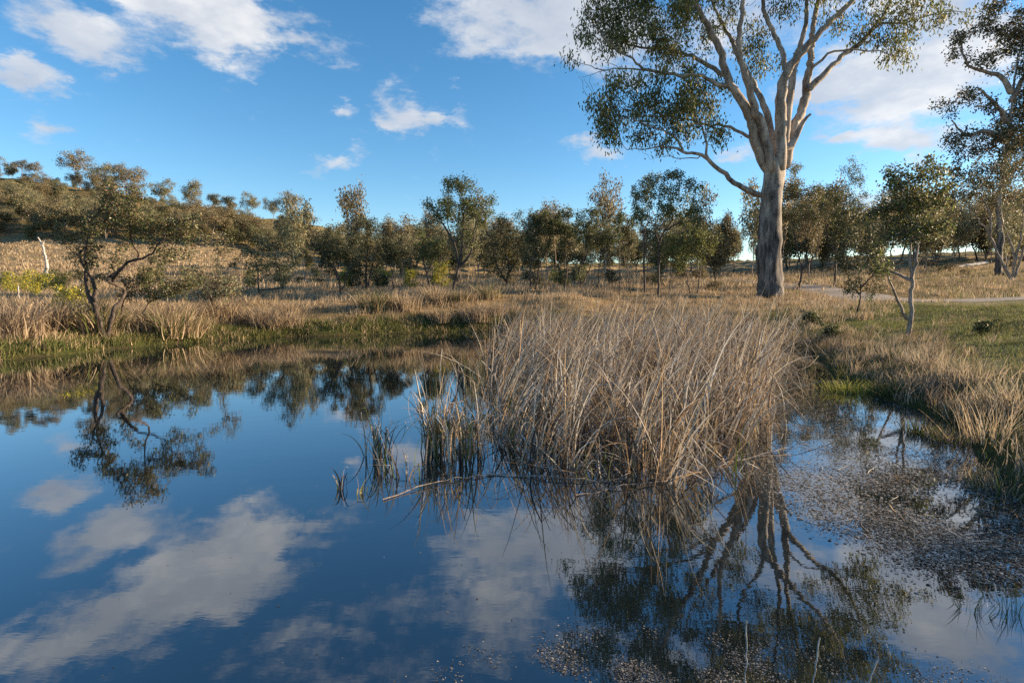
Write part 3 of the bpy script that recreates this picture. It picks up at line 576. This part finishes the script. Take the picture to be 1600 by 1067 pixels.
for i in range(84):
    px_ = rgp.uniform(430, 1140) if i < 30 else rgp.uniform(730, 1180) if 54 <= i < 72 else rgp.uniform(1215, 1640) if i >= 72 else rgp.uniform(1215, 1660); yd = rgp.uniform(58, 95); sc_ = rgp.uniform(.45, .74) * (1.15 if px_ > 1200 else 1)
    dup(protos[rgp.integers(0, 6)], 'mid-distance gum in the dry field behind ' + mark(px_), gpos(px_, yd), rgp.uniform(0, 6.28), (sc_ * .72, sc_ * .72, sc_ * rgp.uniform(.9, 1.5)), 'mid-distance trees behind the slender row').name = 'field_gum_tree'
# scrub
def shrub_proto(name, label, pal, Ht, Wd, seed, nleaf=1500, leaf=(.11, .06), cat='shrub', group=None):
    L, B = proto(seed, Ht, Wd, pal, .08, stems=4, r=.035); B += [(np.array([0, 0, Ht * .45]), np.array([.4 * Wd, .4 * Wd, .3 * Ht]))]
    return make_tree(name, label, (0, 0, 0), L, B, 230, nleaf, pal, seed, M_BARK, .16, .2, .1, leaf, .1, .006, group, cat, 25, .03, .03)
LS = 'low dark shrub between the slender tree stems beyond the far bank'
sp = [shrub_proto('shrub', LS, p, h, wd, 500 + i, 2000, (.12, .07), 'shrub', 'scrub between the slender trees') for i, (p, h, wd) in enumerate([(DARKOL, 2.2, 2.4), (BRONZE, 1.8, 2.6), (OLIVE, 2.4, 2.2)])]
first = [True] * 3
for i in range(96):
    px_ = rgp.uniform(-30, 1130) if i < 52 else rgp.uniform(1240, 1640) if i < 66 else rgp.uniform(230, 640); yd = rgp.uniform(41, 66) if i < 52 else rgp.uniform(48, 80) if i < 66 else rgp.uniform(60, 120); k = i % 3; sc_ = rgp.uniform(.4, .95)
    if first[k]: first[k] = False; sp[k].location = gpos(px_, yd); sp[k].scale = (sc_,) * 3; sp[k]['label'] = 'low leafy shrub in the dry grass behind ' + mark(px_)
    else: dup(sp[k], 'low leafy shrub in the dry grass behind ' + mark(px_), gpos(px_, yd), rgp.uniform(0, 6.28), sc_, 'scrub between the slender trees')
wl = [(55, 33, .75, 'yellow-flowered wattle bush below the dead white trunk'), (22, 36, .7, 'yellow-green wattle bush at the left edge above the bank'), (92, 40, .8, 'wattle bush half hidden behind the small yellow-flowering tree'), (545, 44, .8, 'green-yellow wattle bush behind the broad dark multi-stemmed tree'),
      (598, 45, .8, 'wattle bush between the dense dark tree and the flat-crowned one'), (645, 42, .75, 'bright wattle bush left of the tallest spreading tree'), (692, 41, .9, 'brightest yellow wattle bush at the foot of the tallest spreading tree'), (866, 48, .6, 'small wattle bush behind the two-stemmed tree')]
wp = None
for px_, yd, s_, lab in wl:
    if wp is None:
        wp = shrub_proto('wattle_bush', lab, WATTLE, 2.4, 2.6, 520, 2600, (.11, .06), 'shrub', 'yellow wattle bushes'); wp.location = gpos(px_, yd); wp.scale = (s_,) * 3
    else: dup(wp, lab, gpos(px_, yd), rgp.uniform(0, 6.28), s_, 'yellow wattle bushes')
# low leafy bushes on the right bank
lb = [(1265, 21, .34, 'low broad-leaved bush at the foot of the big gum'), (1300, 18, .3, 'low leafy bush between the reeds and the dark twiggy tree'), (1541, 14.5, .26, 'small dark bush alone on the green grass beside the track')]
bp = None
for px_, yd, s_, lab in lb:
    if bp is None: bp = shrub_proto('low_bush', lab, DARKOL + OLIVE, 2.2, 2.6, 530, 1300, (.2, .13), 'shrub', 'low bushes on the right bank'); bp.location = gpos(px_, yd); bp.scale = (s_,) * 3
    else: dup(bp, lab, gpos(px_, yd), rgp.uniform(0, 6.28), s_, 'low bushes on the right bank')
# trees standing to the right of the view; their shade falls across the near bank and the front of the reeds
for i, (x, y, s_) in enumerate([(29, 7.6, .46), (34, 3.5, .6), (25, 1.5, .5), (30, -3, .6)]):
    dup(protos[(i * 2 + 1) % 6], ['gum tree on the bank just right of the view', 'larger gum behind the bank right of the view', 'low gum nearest the right bank outside the view', 'gum farthest right beyond the track outside the view', 'gum right of the camera outside the view'][i], (x, y, gz(x, y) - .1), i * 1.7, s_, 'gums right of the view').name = 'shade_gum_tree'

# dead wood
def pole(name, label, cat, pts, r0, r1, m, extra=(), group=None):
    pts = np.asarray(pts, float); base = pts[0].copy()
    L = [(pts, r0, r1, 0)] + [(np.asarray(e, float), r0 * .5, r1 * .6, 0) for e in extra]
    st = np.linalg.norm(np.diff(pts, axis=0), axis=1).sum() / 14
    P, Pa, rad, Li, _ = skeleton(L, np.zeros((0, 3)), st, 1, 0, 7)
    v, f = wood(P - base, Pa, rad, np.ones(len(P), bool), 0, 8); o = link(name, mk(name, v, f, None, True), m, None, base)
    return tag(o, label, cat, group)
h0 = hit(75, 436, 30, 200); yd = h0[1]
pole('dead_tree_trunk', 'bleached white dead trunk standing in the golden field', 'dead tree', [gpos(76, yd), at(73, 415, yd), at(70, 395, yd), at(66, 382, yd), at(59, 371, yd)], .24, .07, M_DEAD, [[at(76, 432, yd), at(82, 434, yd), at(88, 430, yd)], [at(66, 383, yd), at(70, 376, yd)], [at(72, 408, yd), at(78, 402, yd)]])
for (a, b, c, lab) in [(0, 30, 433, 'grey fallen log lying left of the dead white trunk'), (64, 84, 438, 'short fallen log at the foot of the dead white trunk')]:
    p, q = gpos(a, yd - 1), gpos(b, yd - 2); pole('fallen_log', lab, 'log', [(p[0], p[1], p[2] + .3), ((p[0] + q[0]) / 2, (p[1] + q[1]) / 2, (p[2] + q[2]) / 2 + .42), (q[0], q[1], q[2] + .25)], .26, .18, M_DEAD)
p, q = gpos(1490, 70), gpos(1535, 72); pole('fallen_log', 'pale fallen branch in the dry grass left of the pale many-trunked tree', 'log', [(p[0], p[1], p[2] + .2), ((p[0] + q[0]) / 2, 71, (p[2] + q[2]) / 2 + .5), (q[0], q[1], q[2] + .7)], .16, .26, M_DEAD)
for px_, yd_, lab in [(93, 27, 'short white stake left of the many-stemmed tree'), (32, 27, 'short white stake near the left edge of the picture'), (263, 29, 'short white stake behind the tree bending right')]:
    p = gpos(px_, yd_); pole('stake', lab, 'stake', [p, (p[0], p[1], p[2] + .4), (p[0] + .01, p[1], p[2] + .85)], .03, .028, M_DEAD, (), 'white stakes in the grass')

# ------------------------------------------------------------------ blades: reeds and grasses
def blades(rg, base, h, lean, curve, azim, width, cols, npts=4, kink=0., kmin=.45):
    """base (n,3); h, lean, curve, azim, width arrays; each blade a tapering ribbon bending over towards azim"""
    n = len(base); t = np.linspace(0, 1, npts); tm = (t[1:] + t[:-1]) / 2
    th = lean[:, None] + curve[:, None] * tm[None, :] ** 1.8
    if kink > 0:
        kk = rg.uniform(size=n) < kink; ks = rg.uniform(kmin, .9, n); th = th + np.where(kk, rg.uniform(.7, 2.5, n), 0)[:, None] * (tm[None, :] > ks[:, None])
    seg = (h / (npts - 1))[:, None]
    hx = np.cumsum(np.sin(th) * seg, 1); vz = np.cumsum(np.cos(th) * seg, 1)
    hx = np.concatenate([np.zeros((n, 1)), hx], 1); vz = np.concatenate([np.zeros((n, 1)), vz], 1)
    ca, sa = np.cos(azim), np.sin(azim)
    wig = rg.normal(0, .06, (n, 1)) * h[:, None] * (t ** 2)[None, :] + rg.normal(0, .03, (n, 1)) * h[:, None] * np.sin(t * 5)[None, :]
    pos = np.stack([base[:, 0:1] + hx * ca[:, None] - wig * sa[:, None], base[:, 1:2] + hx * sa[:, None] + wig * ca[:, None], base[:, 2:3] + vz], -1)
    tw = rg.uniform(0, np.pi, n); side = np.stack([np.cos(tw), np.sin(tw), rg.normal(0, .15, n)], -1)
    wt = (1 - .88 * t ** 2.2)[None, :] * width[:, None] * .5
    V = np.stack([pos - side[:, None] * wt[..., None], pos + side[:, None] * wt[..., None]], 2)
    k = np.arange(npts - 1) * 2; b = (np.arange(n) * npts * 2)[:, None]
    F = np.stack([b + k, b + k + 1, b + k + 3, b + k + 2], -1).reshape(-1, 4)
    return V.reshape(-1, 3), F, np.repeat(cols, npts * 2, axis=0)
def inpoly(p, poly):
    ins = np.zeros(len(p), bool); n = len(poly)
    for i in range(n):
        a, b = poly[i], poly[(i + 1) % n]
        ins ^= ((a[1] > p[:, 1]) != (b[1] > p[:, 1])) & (p[:, 0] < (b[0] - a[0]) * (p[:, 1] - a[1]) / (b[1] - a[1] + 1e-12) + a[0])
    return ins
def scatter(rg, n, poly, weight=None):
    poly = np.array(poly, float); lo, hi = poly.min(0), poly.max(0); out = np.zeros((0, 2))
    while len(out) < n:
        p = rg.uniform(lo, hi, (n * 2, 2)); p = p[inpoly(p, poly)]
        if weight is not None: p = p[rg.uniform(size=len(p)) < weight(p)]
        out = np.concatenate([out, p])
    return out[:n]
def join(parts):
    V = np.concatenate([p[0] for p in parts]); o = 0; F = []
    for p in parts: F.append(p[1] + o); o += len(p[0])
    return V, np.concatenate(F), np.concatenate([p[2] for p in parts])
REEDC = [(.42, .36, .29), (.50, .43, .34), (.34, .29, .235), (.47, .33, .19), (.42, .265, .135), (.50, .36, .21), (.09, .066, .05), (.60, .54, .46), (.55, .49, .41), (.10, .07, .05), (.28, .20, .13), (.16, .115, .08), (.40, .36, .31)]
rg = np.random.default_rng(77)
bed = [(-.35, 6.9), (.1, 5.8), (.9, 5.25), (1.8, 5.2), (2.5, 5.6), (3.0, 6.6), (3.9, 8.3), (5.0, 10.5), (7.0, 14.5), (9.5, 19), (8, 22), (1.5, 22.5), (-.3, 20), (-.6, 13), (-.3, 9)]
# stools: reeds stand in clusters, dense towards the middle of the bed
cl = scatter(rg, 540, bed, lambda p: np.interp(p[:, 1], [5, 7, 9, 14, 22], [1, 1, .9, .65, .5]))
def reedset(rg, cl, per, hgt, sp=.07, kink=.6, npts=10, rough=1.0):
    n = len(cl) * per; ci = np.repeat(np.arange(len(cl)), per); b = cl[ci] + rg.normal(0, sp, (n, 2)); d = b[:, 1]
    z = np.maximum(height(b[:, 0], b[:, 1]), 0) - .05
    hk = rg.uniform(.72, 1.14, len(cl)); az0 = rg.normal(.12, .55, len(cl)); ln = np.abs(rg.normal(1, .45, len(cl)))
    h = hgt(d) * hk[ci] * rg.uniform(.6, 1.1, n)
    a0 = az0[ci] + rg.normal(0, .42, n); lean = np.abs(rg.normal(.0, .13, n) + np.interp(d, [5, 8, 16], [.16, .28, .46]) * ln[ci]); cv = np.abs(rg.normal(.9, .95, n)) * rough
    cr = rg.uniform(size=n); lean = np.where(cr < .07, lean + .6, lean); a0 = np.where(cr > .78, rg.uniform(-3.14, 3.14, n), a0)
    return blades(rg, np.stack([b[:, 0], b[:, 1], z], -1), h, lean, cv, a0, rg.uniform(.008, .022, n), palette(rg, n, REEDC, .2), npts, kink, .3)
parts = [reedset(rg, cl, 17, lambda d: np.interp(d, [5, 6.5, 9, 14, 20], [1.25, 1.5, 1.9, 2.05, 2.15]))]
# broken and fallen reeds at the foot of the bed, and green shoots
fb = scatter(rg, 1500, bed, lambda p: np.clip((9 - p[:, 1]) / 4, .05, 1)); n = len(fb)
parts.append(blades(rg, np.stack([fb[:, 0], fb[:, 1], np.full(n, -.02)], -1), rg.uniform(.3, 1.0, n), rg.uniform(.5, 1.45, n), rg.uniform(.2, 1.2, n), rg.uniform(-3.14, 3.14, n), rg.uniform(.007, .016, n), palette(rg, n, REEDC + [(.09, .065, .045), (.13, .09, .06), (.07, .05, .035), (.11, .08, .055), (.06, .045, .03)], .2), 8, .4, .3))
gs = scatter(rg, 160, bed[:8] + [(-.3, 9)]); n = len(gs)
parts.append(blades(rg, np.stack([gs[:, 0], gs[:, 1], np.full(n, -.02)], -1), rg.uniform(.15, .4, n), rg.uniform(0, .2, n), rg.uniform(0, .3, n), rg.uniform(-3, 3, n), rg.uniform(.01, .018, n), palette(rg, n, [(.10, .14, .03), (.16, .18, .05)], .2), 5))
v, f, c = join(parts)
o = link('reed_bed', mk('reed_bed', v, f, c), M_REED); o['kind'] = 'stuff'; tag(o, 'dense bed of dry bulrushes leaning right in the middle of the pond', 'reeds')
# the separate clumps in the open water left of the bed
def reed_clump(label, px, py, n, hh, spread, seed, greens=.15):
    rg = np.random.default_rng(seed); x, y = wat(px, py); b = rg.normal(0, spread, (n, 2))
    cols = palette(rg, n, REEDC, .16); g = rg.uniform(size=n) < greens; cols[g] = palette(rg, int(g.sum()), [(.12, .16, .04), (.2, .2, .06)], .2) if g.any() else cols[g]
    v, f, c = blades(rg, np.stack([b[:, 0], b[:, 1] * .7, np.full(n, -.05)], -1), hh * rg.uniform(.5, 1.08, n), np.abs(rg.normal(.08, .09, n)), np.abs(rg.normal(.8, 1.0, n)), rg.uniform(-3.14, 3.14, n), rg.uniform(.010, .021, n), cols, 10, .4)
    o = link('reed_clump', mk('reed_clump', v, f, c), M_REED, None, (x, y, 0)); tag(o, label, 'reeds', 'reed clumps standing free in the pond')
reed_clump('tiny leftmost tuft of reeds, three or four blades in open water', 531, 766, 9, .36, .03, 1, .4)
reed_clump('small green-based tuft of reeds just right of the leftmost tuft', 562, 770, 8, .27, .03, 2, .5)
reed_clump('narrow reed clump with broken tops left of the tall clump', 592, 712, 46, .82, .07, 3)
reed_clump('thin bent reeds between the narrow clump and the tall clump', 628, 742, 22, .5, .14, 4)
reed_clump('tall upright reed clump standing left of the main bed', 680, 706, 80, 1.15, .09, 5)
reed_clump('loose bent reeds joining the tall clump to the main bed', 727, 715, 80, 1.0, .17, 6)
reed_clump('thin reeds in the open water behind the tall clump', 735, 610, 26, 1.1, .22, 7)
for i, (a, b, c, lab) in enumerate([((598, 782), (700, 752), (790, 742), 'long fallen reed stalk lying on the water left of the bed'), ((760, 742), (940, 752), (1130, 745), 'fallen reed stalk lying across the front of the bed'), ((900, 775), (1050, 748), (1230, 700), 'fallen reed stalk at the right front corner of the bed')]):
    q = [(*wat(*p), .012 + .02 * (k == 1)) for k, p in enumerate((a, b, c))]; pole('fallen_stalk', lab, 'reed stalk', q, .006, .004, M_PALEBARK, (), 'fallen reed stalks on the water')

# ---- grass
TAN = [(.42, .31, .19), (.36, .26, .155), (.48, .37, .24), (.30, .215, .13), (.42, .33, .225), (.22, .16, .10)]
GREY = [(.30, .235, .165), (.36, .28, .19), (.24, .18, .125), (.42, .32, .21), (.17, .12, .085)]
GRN = [(.09, .11, .03), (.12, .13, .04), (.07, .085, .03), (.17, .17, .06), (.14, .125, .05)]
def meadow_grass(name, label, n, poly, hh, pal, width, seed, weight=None, curve=.9, npts=4, tuft=10, tsp=.12, kind='stuff', minD=.1):
    rg = np.random.default_rng(seed); c = scatter(rg, n // tuft, poly, weight); p = np.repeat(c, tuft, 0) + rg.normal(0, tsp, (len(c) * tuft, 2))
    hk = np.repeat(rg.uniform(.55, 1.15, len(c)), tuft); d = sdist(p[:, 0], p[:, 1]); k = d > minD; p, hk = p[k], hk[k]; m = len(p)
    z = np.maximum(height(p[:, 0], p[:, 1]), -.1) - .02; pc_ = np.repeat(rg.integers(0, len(pal), len(c)), tuft)[k]
    cols = np.clip(np.array(pal)[pc_] * rg.uniform(.7, 1.3, (m, 1)), .01, .8)
    v, f, c_ = blades(rg, np.stack([p[:, 0], p[:, 1], z], -1), hh * hk * rg.uniform(.6, 1.2, m), np.abs(rg.normal(.1, .16, m)), np.abs(rg.normal(curve, .5, m)), rg.normal(.3, 1.6, m), width * rg.uniform(.6, 1.4, m), cols, npts)
    o = link(name, mk(name, v, f, c_), M_GRASS); o['kind'] = kind; tag(o, label, 'grass'); return o
W_ = [wat(-150, 575), wat(0, 563), wat(150, 548), wat(260, 538), wat(350, 531), wat(450, 526), wat(600, 522), wat(720, 518), wat(900, 520), wat(1100, 531), wat(1200, 541)]
far_poly = [tuple(p) for p in W_] + [(16, 22), (22, 40), (14, 46), (-12, 46), (-30, 40), (-40, 30)]
meadow_grass('dry_bank_grass', 'tall dry tan grass covering the far and left banks', 56000, far_poly, .40, TAN + GREY[:2], .022, 5, lambda p: np.clip(sdist(p[:, 0], p[:, 1]) / 1.5, .15, 1) * np.clip(.6 + .8 * np.sin(p[:, 0] * .9 + p[:, 1] * .4) * np.sin(p[:, 1] * 1.1 - p[:, 0] * .3), .12, 1), .7, 4, 14, .16, minD=.7)
meadow_grass('green_verge_grass', 'short green grass fringing the waterline of the far bank', 26000, far_poly, .27, GRN + TAN[:1], .02, 6, lambda p: np.clip((1.7 - sdist(p[:, 0], p[:, 1])) / 1.4, 0, 1), .8, 3, 12, .12, minD=-.12)
meadow_grass('field_grass', 'pale dry grass of the field between the slender trees', 42000, [(-40, 40), (-12, 44), (14, 44), (24, 40), (60, 70), (10, 100), (-50, 95), (-75, 70)], .6, TAN, .05, 7, None, .6, 3, 8, .3)
meadow_grass('golden_field_grass', 'sparse golden tussock grass on the slope below the hill', 26000, [(-62, 62), (-25, 62), (-40, 135), (-150, 135)], .55, TAN, .12, 8, None, .6, 3, 6, .4)
rb = [wat(1255, 549), wat(1285, 566), wat(1300, 592), wat(1360, 618), wat(1430, 640), wat(1480, 668), wat(1515, 700), wat(1545, 748), wat(1620, 800), (6.5, 3.5), (12, 6), (16, 12), (20, 20), (18, 27), (11, 27), (8, 20)]
rb = [tuple(p) for p in rb]
meadow_grass('dry_right_bank_grass', 'grey-brown dry grass along the right bank of the pond', 15000, rb, .36, GREY + TAN[2:] + GRN[3:], .011, 9, lambda p: np.clip(1.15 - sdist(p[:, 0], p[:, 1]) / 2.6, .025, 1) * np.clip(sdist(p[:, 0], p[:, 1]) / .6, .1, 1) * np.clip(.55 + .9 * np.sin(p[:, 0] * 2.1 + 1) * np.sin(p[:, 1] * 1.7), .12, 1), .9, 5, 16, .11, minD=.05)
meadow_grass('green_right_bank_grass', 'short green grass on the right bank and meadow', 70000, rb, .13, GRN + [(.24, .22, .08), (.3, .25, .12), (.2, .21, .07), (.17, .2, .06)], .012, 10, lambda p: np.clip(.35 + sdist(p[:, 0], p[:, 1]) / 7, 0, 1), .8, 3, 14, .12, minD=-.15)
meadow_grass('trackside_grass', 'dry grass on both sides of the gravel track', 26000, [(18, 27), (24, 22), (45, 16), (70, 40), (60, 72), (20, 60), (16, 40)], .42, TAN + GRN[2:], .03, 12,
             lambda p: (np.min(np.linalg.norm(p[:, None] - pc[None, ::4], axis=2), axis=1) > 2.5).astype(float), .7, 3, 10, .2)
# tussocks one can pick out
def tussock(name, label, hh, n, pal, seed, loc, group, spread=.16, width=.012, cv=1.0, npts=6):
    rg = np.random.default_rng(seed); b = rg.normal(0, spread, (n, 2)); az_ = np.arctan2(b[:, 1], b[:, 0]) + rg.normal(0, .5, n)
    v, f, c = blades(rg, np.stack([b[:, 0], b[:, 1], np.full(n, -.05)], -1), hh * rg.uniform(.55, 1.1, n), np.abs(rg.normal(.2, .2, n)), np.abs(rg.normal(cv, .5, n)), az_, width * rg.uniform(.6, 1.4, n), palette(rg, n, pal, .2), npts)
    o = link(name, mk(name, v, f, c), M_GRASS, None, loc); return tag(o, label, 'grass', group)
GT = 'grass tussocks along the far bank'; LT = 'dome of dry grass on the bank slope above the far waterline'
tp = []
for i in range(44):
    px_ = rgp.uniform(-40, 780); a, b = wat(px_, np.interp(px_, [-40, 0, 150, 260, 450, 780], [567, 563, 548, 538, 526, 517])); k = rgp.uniform(.6, 4.2); v2 = np.array([a, b]); v2 = v2 + nrm(v2) * k
    loc = (v2[0], v2[1], gz(v2[0], v2[1]))
    LT = 'dry grass dome %s below %s' % ('near the waterline' if k < 2.2 else 'high on the far bank', mark(px_))
    if i < 4: tp.append(tussock('grass_tussock', LT, .85, 320, [TAN, TAN + GREY, GREY, TAN + GRN][i], 60 + i, loc, GT, .24, .02))
    else: dup(tp[i % 4], LT, loc, rgp.uniform(0, 6.28), rgp.uniform(.7, 1.5), GT)
def wl_(px, py): x, y = wat(px, py); return (x, y, max(0, gz(x, y)))
tussock('green_grass_clump', 'bright yellow-green grass clump at the edge of the weedy water', .34, 420, [(.34, .35, .07), (.27, .29, .06), (.40, .36, .11)], 70, wl_(1325, 612), None, .2, .009)
tussock('green_grass_clump', 'duller green grass clump right of the bright yellow-green one', .3, 320, GRN, 71, wl_(1395, 622), None, .2, .009)
tussock('green_grass_clump', 'dark green tuft standing in the weedy water', .28, 240, GRN, 72, wl_(1438, 678), None, .1, .008)
tussock('green_grass_clump', 'second green tuft at the muddy edge, right of the dark one', .27, 240, GRN + GREY, 73, wl_(1482, 690), None, .12, .008)
tussock('dry_grass_clump', 'tall pale dry stalks on the right bank above the green tufts', .6, 130, [(.45, .33, .2), (.5, .4, .27)], 74, wl_(1550, 700), None, .2, .008, .4)
tussock('green_grass_clump', 'green grass clump low at the right edge of the picture', .3, 300, GRN + GREY, 75, wl_(1575, 770), None, .14, .007)
tussock('rush_sprig', 'thin upright rush sprig in the water at lower right', .2, 26, GRN, 76, (*wat(1515, 955), 0), None, .035, .004, .2)
tussock('rush_sprig', 'thin rush sprigs at the lower right edge of the picture', .22, 40, GRN, 77, (*wat(1585, 960), 0), None, .05, .004, .3)
for k, (a, b, c, lab) in enumerate([(1163, 1075, .34, 'long pale grass stem at the bottom, leftmost of the three'), (1268, 1078, .26, 'pale grass stem at the bottom, middle of the three'), (1352, 1078, .16, 'short pale grass stem at the bottom, rightmost of the three')]):
    x, y = wat(a, b); pole('dry_grass_stalk', lab, 'grass stem', [(x, y, -.02), (x + .004 + .01 * k, y, c * .5), (x + .002 + .03 * k, y + .01, c)], .0022, .001, M_DEAD, (), 'pale stems at the near edge')

for k, (a, b, hh, lab) in enumerate([(1590, 640, .55, 'pale dry grass clump at the right edge of the picture'), (1520, 600, .5, 'straw-coloured grass clump on the right bank above the dark green tuft'), (1450, 575, .55, 'pale grass clump at the foot of the twin pale stems'), (1395, 560, .5, 'grey-brown grass clump left of the twin pale stems')]):
    tussock('dry_grass_clump', lab, hh, 200, [(.45, .35, .22), (.5, .41, .29), (.33, .26, .18)], 80 + k, hit(a, b, 4, 60), 'dry grass clumps on the right bank', .22, .010, .6)
rg = np.random.default_rng(95); q = scatter(rg, 260, [(1225, 680), (1440, 645), (1560, 770), (1600, 880), (1300, 840)]); p = np.array([wat(a, b) for a, b in q]); p = p[sdist(p[:, 0], p[:, 1]) < 0]; n = len(p)
v, f, c = blades(rg, np.stack([p[:, 0], p[:, 1], np.full(n, .006)], -1), rg.uniform(.05, .3, n), rg.uniform(1.5, 1.57, n), np.zeros(n), rg.uniform(-3.14, 3.14, n), rg.uniform(.005, .012, n), palette(rg, n, REEDC, .2), 4)
o = link('floating_straw', mk('floating_straw', v, f, c), M_REED); o['kind'] = 'stuff'; tag(o, 'bits of straw and stalk floating among the weed at right', 'straw')
# ---- weed and scum floating on the water
def flecks(name, label, px_poly, n, rmin, rmax, pal, seed, thr, fscale, soft=(0, 0), loose=1.6):
    rg = np.random.default_rng(seed); q = scatter(rg, n, px_poly) + rg.normal(0, 1, (n, 2)) * np.array(soft); p = np.array([wat(a, b) for a, b in q])
    g = sum(np.sin(p[:, 0] * fscale * a + p[:, 1] * fscale * b + c) for a, b, c in [(1, .6, 0), (-.7, 1.3, 2), (1.9, -.8, 1), (.5, 2.2, 4), (2.7, 1.7, 3)])
    p = p[(g + rg.normal(0, loose, n) > thr) & (sdist(p[:, 0], p[:, 1]) < .1)]; n = len(p); K = 6
    r = rmin + (rmax - rmin) * rg.uniform(size=n) ** 2.5; a = np.arange(K) / K * 2 * np.pi + rg.uniform(0, 1, (n, 1)); rr = r[:, None] * rg.uniform(.35, 1.25, (n, K))
    el_ = rg.uniform(.45, 1, (n, 1)); z0 = rg.uniform(.002, .006, (n, 1))
    ring = np.stack([p[:, 0:1] + np.cos(a) * rr, p[:, 1:2] + np.sin(a) * rr * el_, z0 + rg.normal(0, .0012, (n, K))], -1)
    top = np.stack([p[:, 0], p[:, 1], z0[:, 0] + r * .1], -1)[:, None]
    V = np.concatenate([ring, top], 1).reshape(-1, 3); k = np.arange(K); b = (np.arange(n) * (K + 1))[:, None]
    F = np.stack([b + k, b + (k + 1) % K, np.broadcast_to(b + K, (n, K))], -1).reshape(-1, 3)
    o = link(name, mk(name, V, F, np.repeat(palette(rg, n, pal, .3), K + 1, axis=0)), M_GRASS); o['kind'] = 'stuff'; tag(o, label, 'water weed')
flecks('floating_weed', 'dark flecks of weed floating on the shallow right side of the pond', [(1215, 660), (1280, 600), (1440, 640), (1560, 760), (1610, 800), (1610, 900), (1520, 890), (1400, 870), (1300, 830), (1225, 770)], 64000, .003, .017, [(.10, .08, .06), (.22, .19, .155), (.07, .058, .045), (.36, .33, .29), (.44, .41, .37)], 90, -.9, 2.6, (34, 18))
flecks('pond_scum', 'pale grey scum floating at the near edge of the pond', [(760, 1068), (830, 1020), (920, 985), (1080, 1000), (1250, 1035), (1420, 1050), (1480, 1080), (760, 1080)], 20000, .0015, .008, [(.26, .24, .215), (.34, .32, .29), (.19, .175, .155), (.09, .08, .07)], 91, .7, 7, (70, 14), .8)
flecks('drifting_leaves', 'scattered specks of leaf drifting on the open water', [(20, 700), (700, 640), (760, 900), (700, 1060), (100, 1060)], 60, .004, .009, [(.4, .36, .3), (.06, .05, .04)], 92, -9, 1)
